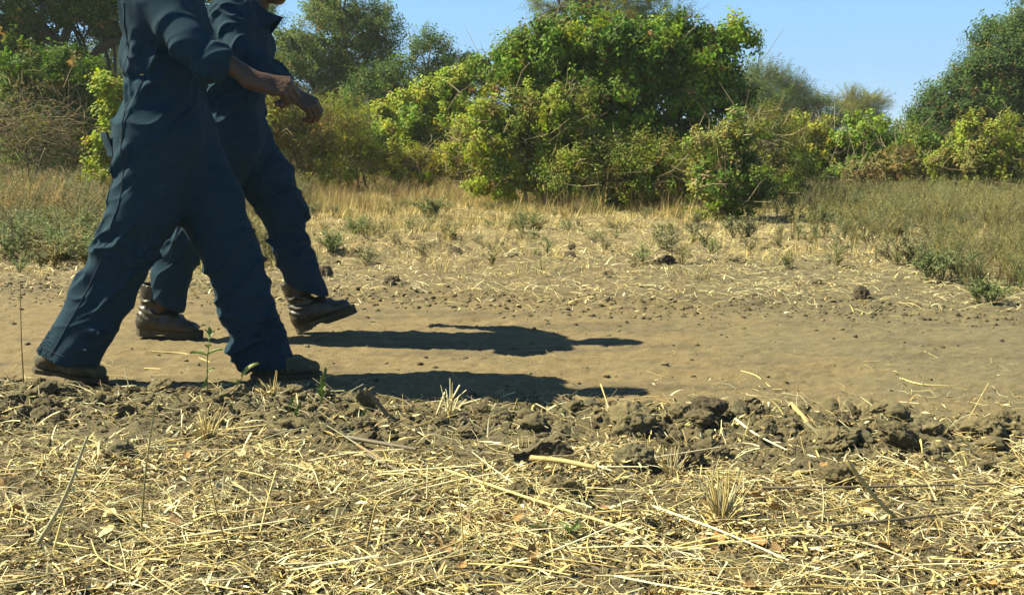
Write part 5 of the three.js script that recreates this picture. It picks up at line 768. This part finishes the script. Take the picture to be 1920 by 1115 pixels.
// the curled slab of dry mud
{
  const g = new THREE.PlaneGeometry(0.17, 0.075, 28, 14), p = g.attributes.position;
  for (let k = 0; k < p.count; k++) { const u = p.getX(k) / 0.17, v = p.getY(k) / 0.075 + 0.5, top = 0.55 + 0.45 * smoothstep(u, -0.4, 0.1) - 0.35 * smoothstep(u, 0.25, 0.5) + 0.08 * noise2(u * 7, 3); p.setXYZ(k, p.getX(k), v * 0.07 * top, -0.02 * Math.sin(v * 1.8) * 1.4 + 0.10 * u * u * 0.7 + 0.004 * noise2(u * 9, v * 5)); }
  const front2 = g.clone(), back = g.clone(), bp = back.attributes.position; for (let k = 0; k < bp.count; k++) bp.setXYZ(k, bp.getX(k), bp.getY(k) + 0.001, bp.getZ(k) - 0.014);
  const rim = new Shape(), N = 28; for (let i = 0; i < N; i++) { const a = i, b = i + 1, q = (pp, j) => rim.v(pp.getX(j), pp.getY(j), pp.getZ(j), [1, 1, 1]); const A = q(p, a), B = q(p, b), Cc = q(bp, b), D = q(bp, a); rim.i.push(A, B, Cc, A, Cc, D); }
  const rg = rim.geometry(); rg.deleteAttribute('color'); rg.setAttribute('uv', new THREE.Float32BufferAttribute(new Array(rg.attributes.position.count * 2).fill(0), 2));
  front2.computeVertexNormals(); back.computeVertexNormals(); const slab = single('mud_slab', mergeGeometries([front2, back, rg]), new THREE.MeshStandardMaterial({ color: lin(0.10, 0.08, 0.05), map: soilMap, bumpMap: soilBump, bumpScale: 0.003, roughness: 1, side: THREE.DoubleSide }), 'curled slab of dry mud standing on edge at the centre', 'clod', null, [0.09, height(0.09, -2.97) - 0.005, -2.97]); slab.rotation.y = 0.05;
}
// tufts and green weeds in the ridge
function littleTuft(label, x, d, n, L, c, mat) {
  const r = random(Math.round(x * 977 + d * 131)), t = thing('grass_tuft', label, 'tuft', 'dry tufts in front', [x, height(x, -d), -d]);
  for (let k = 0; k < n; k++) { const s = new Shape(), a = r() * 6.28, l = L * range(r, 0.5, 1.2), e = range(r, 0.5, 1.45), m = range(r, 0.45, 0.7), bend = range(r, -0.5, 0.3); const P = (t2, ee) => V(Math.cos(a) * Math.cos(ee) * l * t2, Math.sin(ee) * l * t2, Math.sin(a) * Math.cos(ee) * l * t2), p1 = P(m, e); s.tube([V(0, -0.01, 0), p1, p1.clone().add(P(1 - m, e + bend))], [0.002, 0.0017, 0.0009], 4, [1, 1, 1]); part('blade', s.geometry(), mat[Math.floor(r() * mat.length)], t); }
}
littleTuft('tan orange grass tuft on the left litter below the leafy weed', -0.92, 3.22, 34, 0.11, 0, [stalkMaterials[2], stalkMaterials[0], stalkMaterials[2]]);
littleTuft('small stiff stubble tuft beside the dark pitted clod', 0.44, 2.9, 30, 0.075, 0, [stalkMaterials[2], stalkMaterials[3]]);
littleTuft('wide fan of dry grass right of the crooked straw', 0.5, 2.52, 60, 0.13, 0, [stalkMaterials[2], stalkMaterials[0], stalkMaterials[3]]);
littleTuft('pale stubble tuft at the crest left of centre', -0.2, 3.45, 16, 0.11, 0, [stalkMaterials[1], stalkMaterials[2]]);
littleTuft('stubble of bent straws in front of the nearer walker\u2019s front shoe', -0.83, 3.72, 18, 0.085, 0, [stalkMaterials[2], stalkMaterials[3]]);
const weedLeaf = [[0.10, 0.16, 0.03], [0.16, 0.20, 0.05], [0.07, 0.11, 0.03]].map((c) => new THREE.MeshPhysicalMaterial({ color: lin(...c), roughness: 0.7, transmission: 0.3, thickness: 0, clearcoat: 0.1, side: THREE.DoubleSide }));
function broadLeaf(L, W) { const g = new THREE.PlaneGeometry(1, 1, 8, 4), p = g.attributes.position; for (let k = 0; k < p.count; k++) { const t = p.getX(k) + 0.5, v = p.getY(k), w = W * Math.pow(Math.sin(Math.PI * Math.pow(t, 0.8)), 0.8) + 0.0008; p.setXYZ(k, t * L, L * (0.12 * Math.sin(t * 2.6)) + Math.abs(v) * W * 0.5, v * w); } g.computeVertexNormals(); return g; }
function leafyWeed(label, x, d, h, leaves, mat) {
  const w = thing('green_weed', label, 'weed', 'green weeds in the ridge', [x, height(x, -d) - 0.005, -d]), r = random(Math.round(x * 1000 + d * 77)), s = new Shape(), P = (t) => V(0.02 * t * t, h * t, 0.01 * t);
  s.tube([P(0), P(0.5), P(1)], [0.0025, 0.002, 0.0012], 5, [1, 1, 1]); part('stem', s.geometry(), weedLeaf[2], w);
  for (const [t, yaw, L, tiltUp] of leaves) { const l = part('leaf', broadLeaf(L, L * 0.5), weedLeaf[mat ?? Math.floor(r() * 2)], w); l.position.copy(P(t)); l.rotation.set(0, yaw, tiltUp, 'YZX'); }
}
leafyWeed('leafy green weed standing in front of the farther walker\u2019s rear boot', -1.085, 3.82, 0.20, [[0.62, 3.3, 0.06, 0.1], [0.64, 0.2, 0.055, 0.2], [0.75, 5, 0.05, 0.3], [0.9, 0.8, 0.04, 0.8], [0.95, 3.6, 0.035, 1.0], [1, 2, 0.03, 1.2], [0.3, 1, 0.04, 0.2]], 0);
leafyWeed('weed with one big pale leaf against the nearer walker\u2019s front hem', -0.97, 3.8, 0.06, [[0.95, 0.35, 0.075, 0.55], [0.5, 3.2, 0.03, 0.2], [0.6, 4.6, 0.03, 0.4]], 1);
const spiky = (label, x, d, h) => leafyWeed(label, x, d, h, Array.from({ length: 16 }, (_, k) => [0.15 + 0.85 * k / 16, k * 2.4, h * (0.34 - 0.012 * k), 0.7 + 0.04 * k]), 0);
spiky('spiky green weed right of the nearer walker\u2019s front shoe', -0.64, 3.6, 0.12); spiky('small dusty green weed left of the spiky one', -0.725, 3.5, 0.06); spiky('tiny green weed below the spiky one', -0.69, 3.42, 0.05); spiky('tiny green weed under the dark broken stem', -0.48, 3.4, 0.055); spiky('green weed between the clods below the leafy weed', -1.07, 3.72, 0.07);
leafyWeed('low round-leaved green seedling near the middle of the bottom edge', 0.12, 2.4, 0.03, [[0.6, 0.3, 0.04, 0.3], [0.7, 2.3, 0.038, 0.35], [0.8, 4.2, 0.036, 0.4], [1, 5.4, 0.03, 0.7]], 0);
leafyWeed('smaller seedling left of the round-leaved one', 0.055, 2.42, 0.025, [[0.6, 1.0, 0.035, 0.3], [0.8, 3.4, 0.035, 0.25]], 2);

for (const [x, d, phrase] of [[-0.863, 2.444, 'the tall olive stem'], [-1.07, 2.343, 'the thick leaning stalk'], [-0.602, 2.28, 'the dark leaning stem'], [-0.326, 2.343, 'the bent-over stalk'], [-0.105, 2.25, 'the thin upright straw'], [0.25, 2.497, 'the crooked upright straw'], [0.94, 2.479, 'the thick tan stalk'], [0.05, 2.611, 'the long slanting pale stalk'], [0.866, 2.685, 'the long dark twig'], [0.13, 2.858, 'the light barkless stick'], [-0.38, 3.1, 'the dark lying stems'], [-0.92, 3.22, 'the tan orange tuft'], [0.5, 2.52, 'the wide fan of dry grass'], [-0.64, 3.6, 'the spiky green weed'], [-1.085, 3.82, 'the leafy weed'], [-0.43, 3.405, 'the dark broken stem'], [-0.2, 3.45, 'the pale stubble tuft'], [0.09, 2.97, 'the curled mud slab'], [1.46, 3.44, 'the thin pale leaning stem'], [-1.73, 3.81, 'the dark seed stem'], [0.9, 2.44, 'the nearest dark twig'], [0.12, 2.4, 'the round-leaved seedling'], [0.91, 3.38, 'the thick pale stub'], [0.73, 3.16, 'the white forked root']]) landmark(x, d, phrase);
labelCrowd();

// thin dry-season haze
scene.fog = new THREE.FogExp2(new THREE.Color().setRGB(0.80, 0.86, 0.84), 0.0007);

renderer.setSize(1024, 594);
renderer.render(scene, camera);
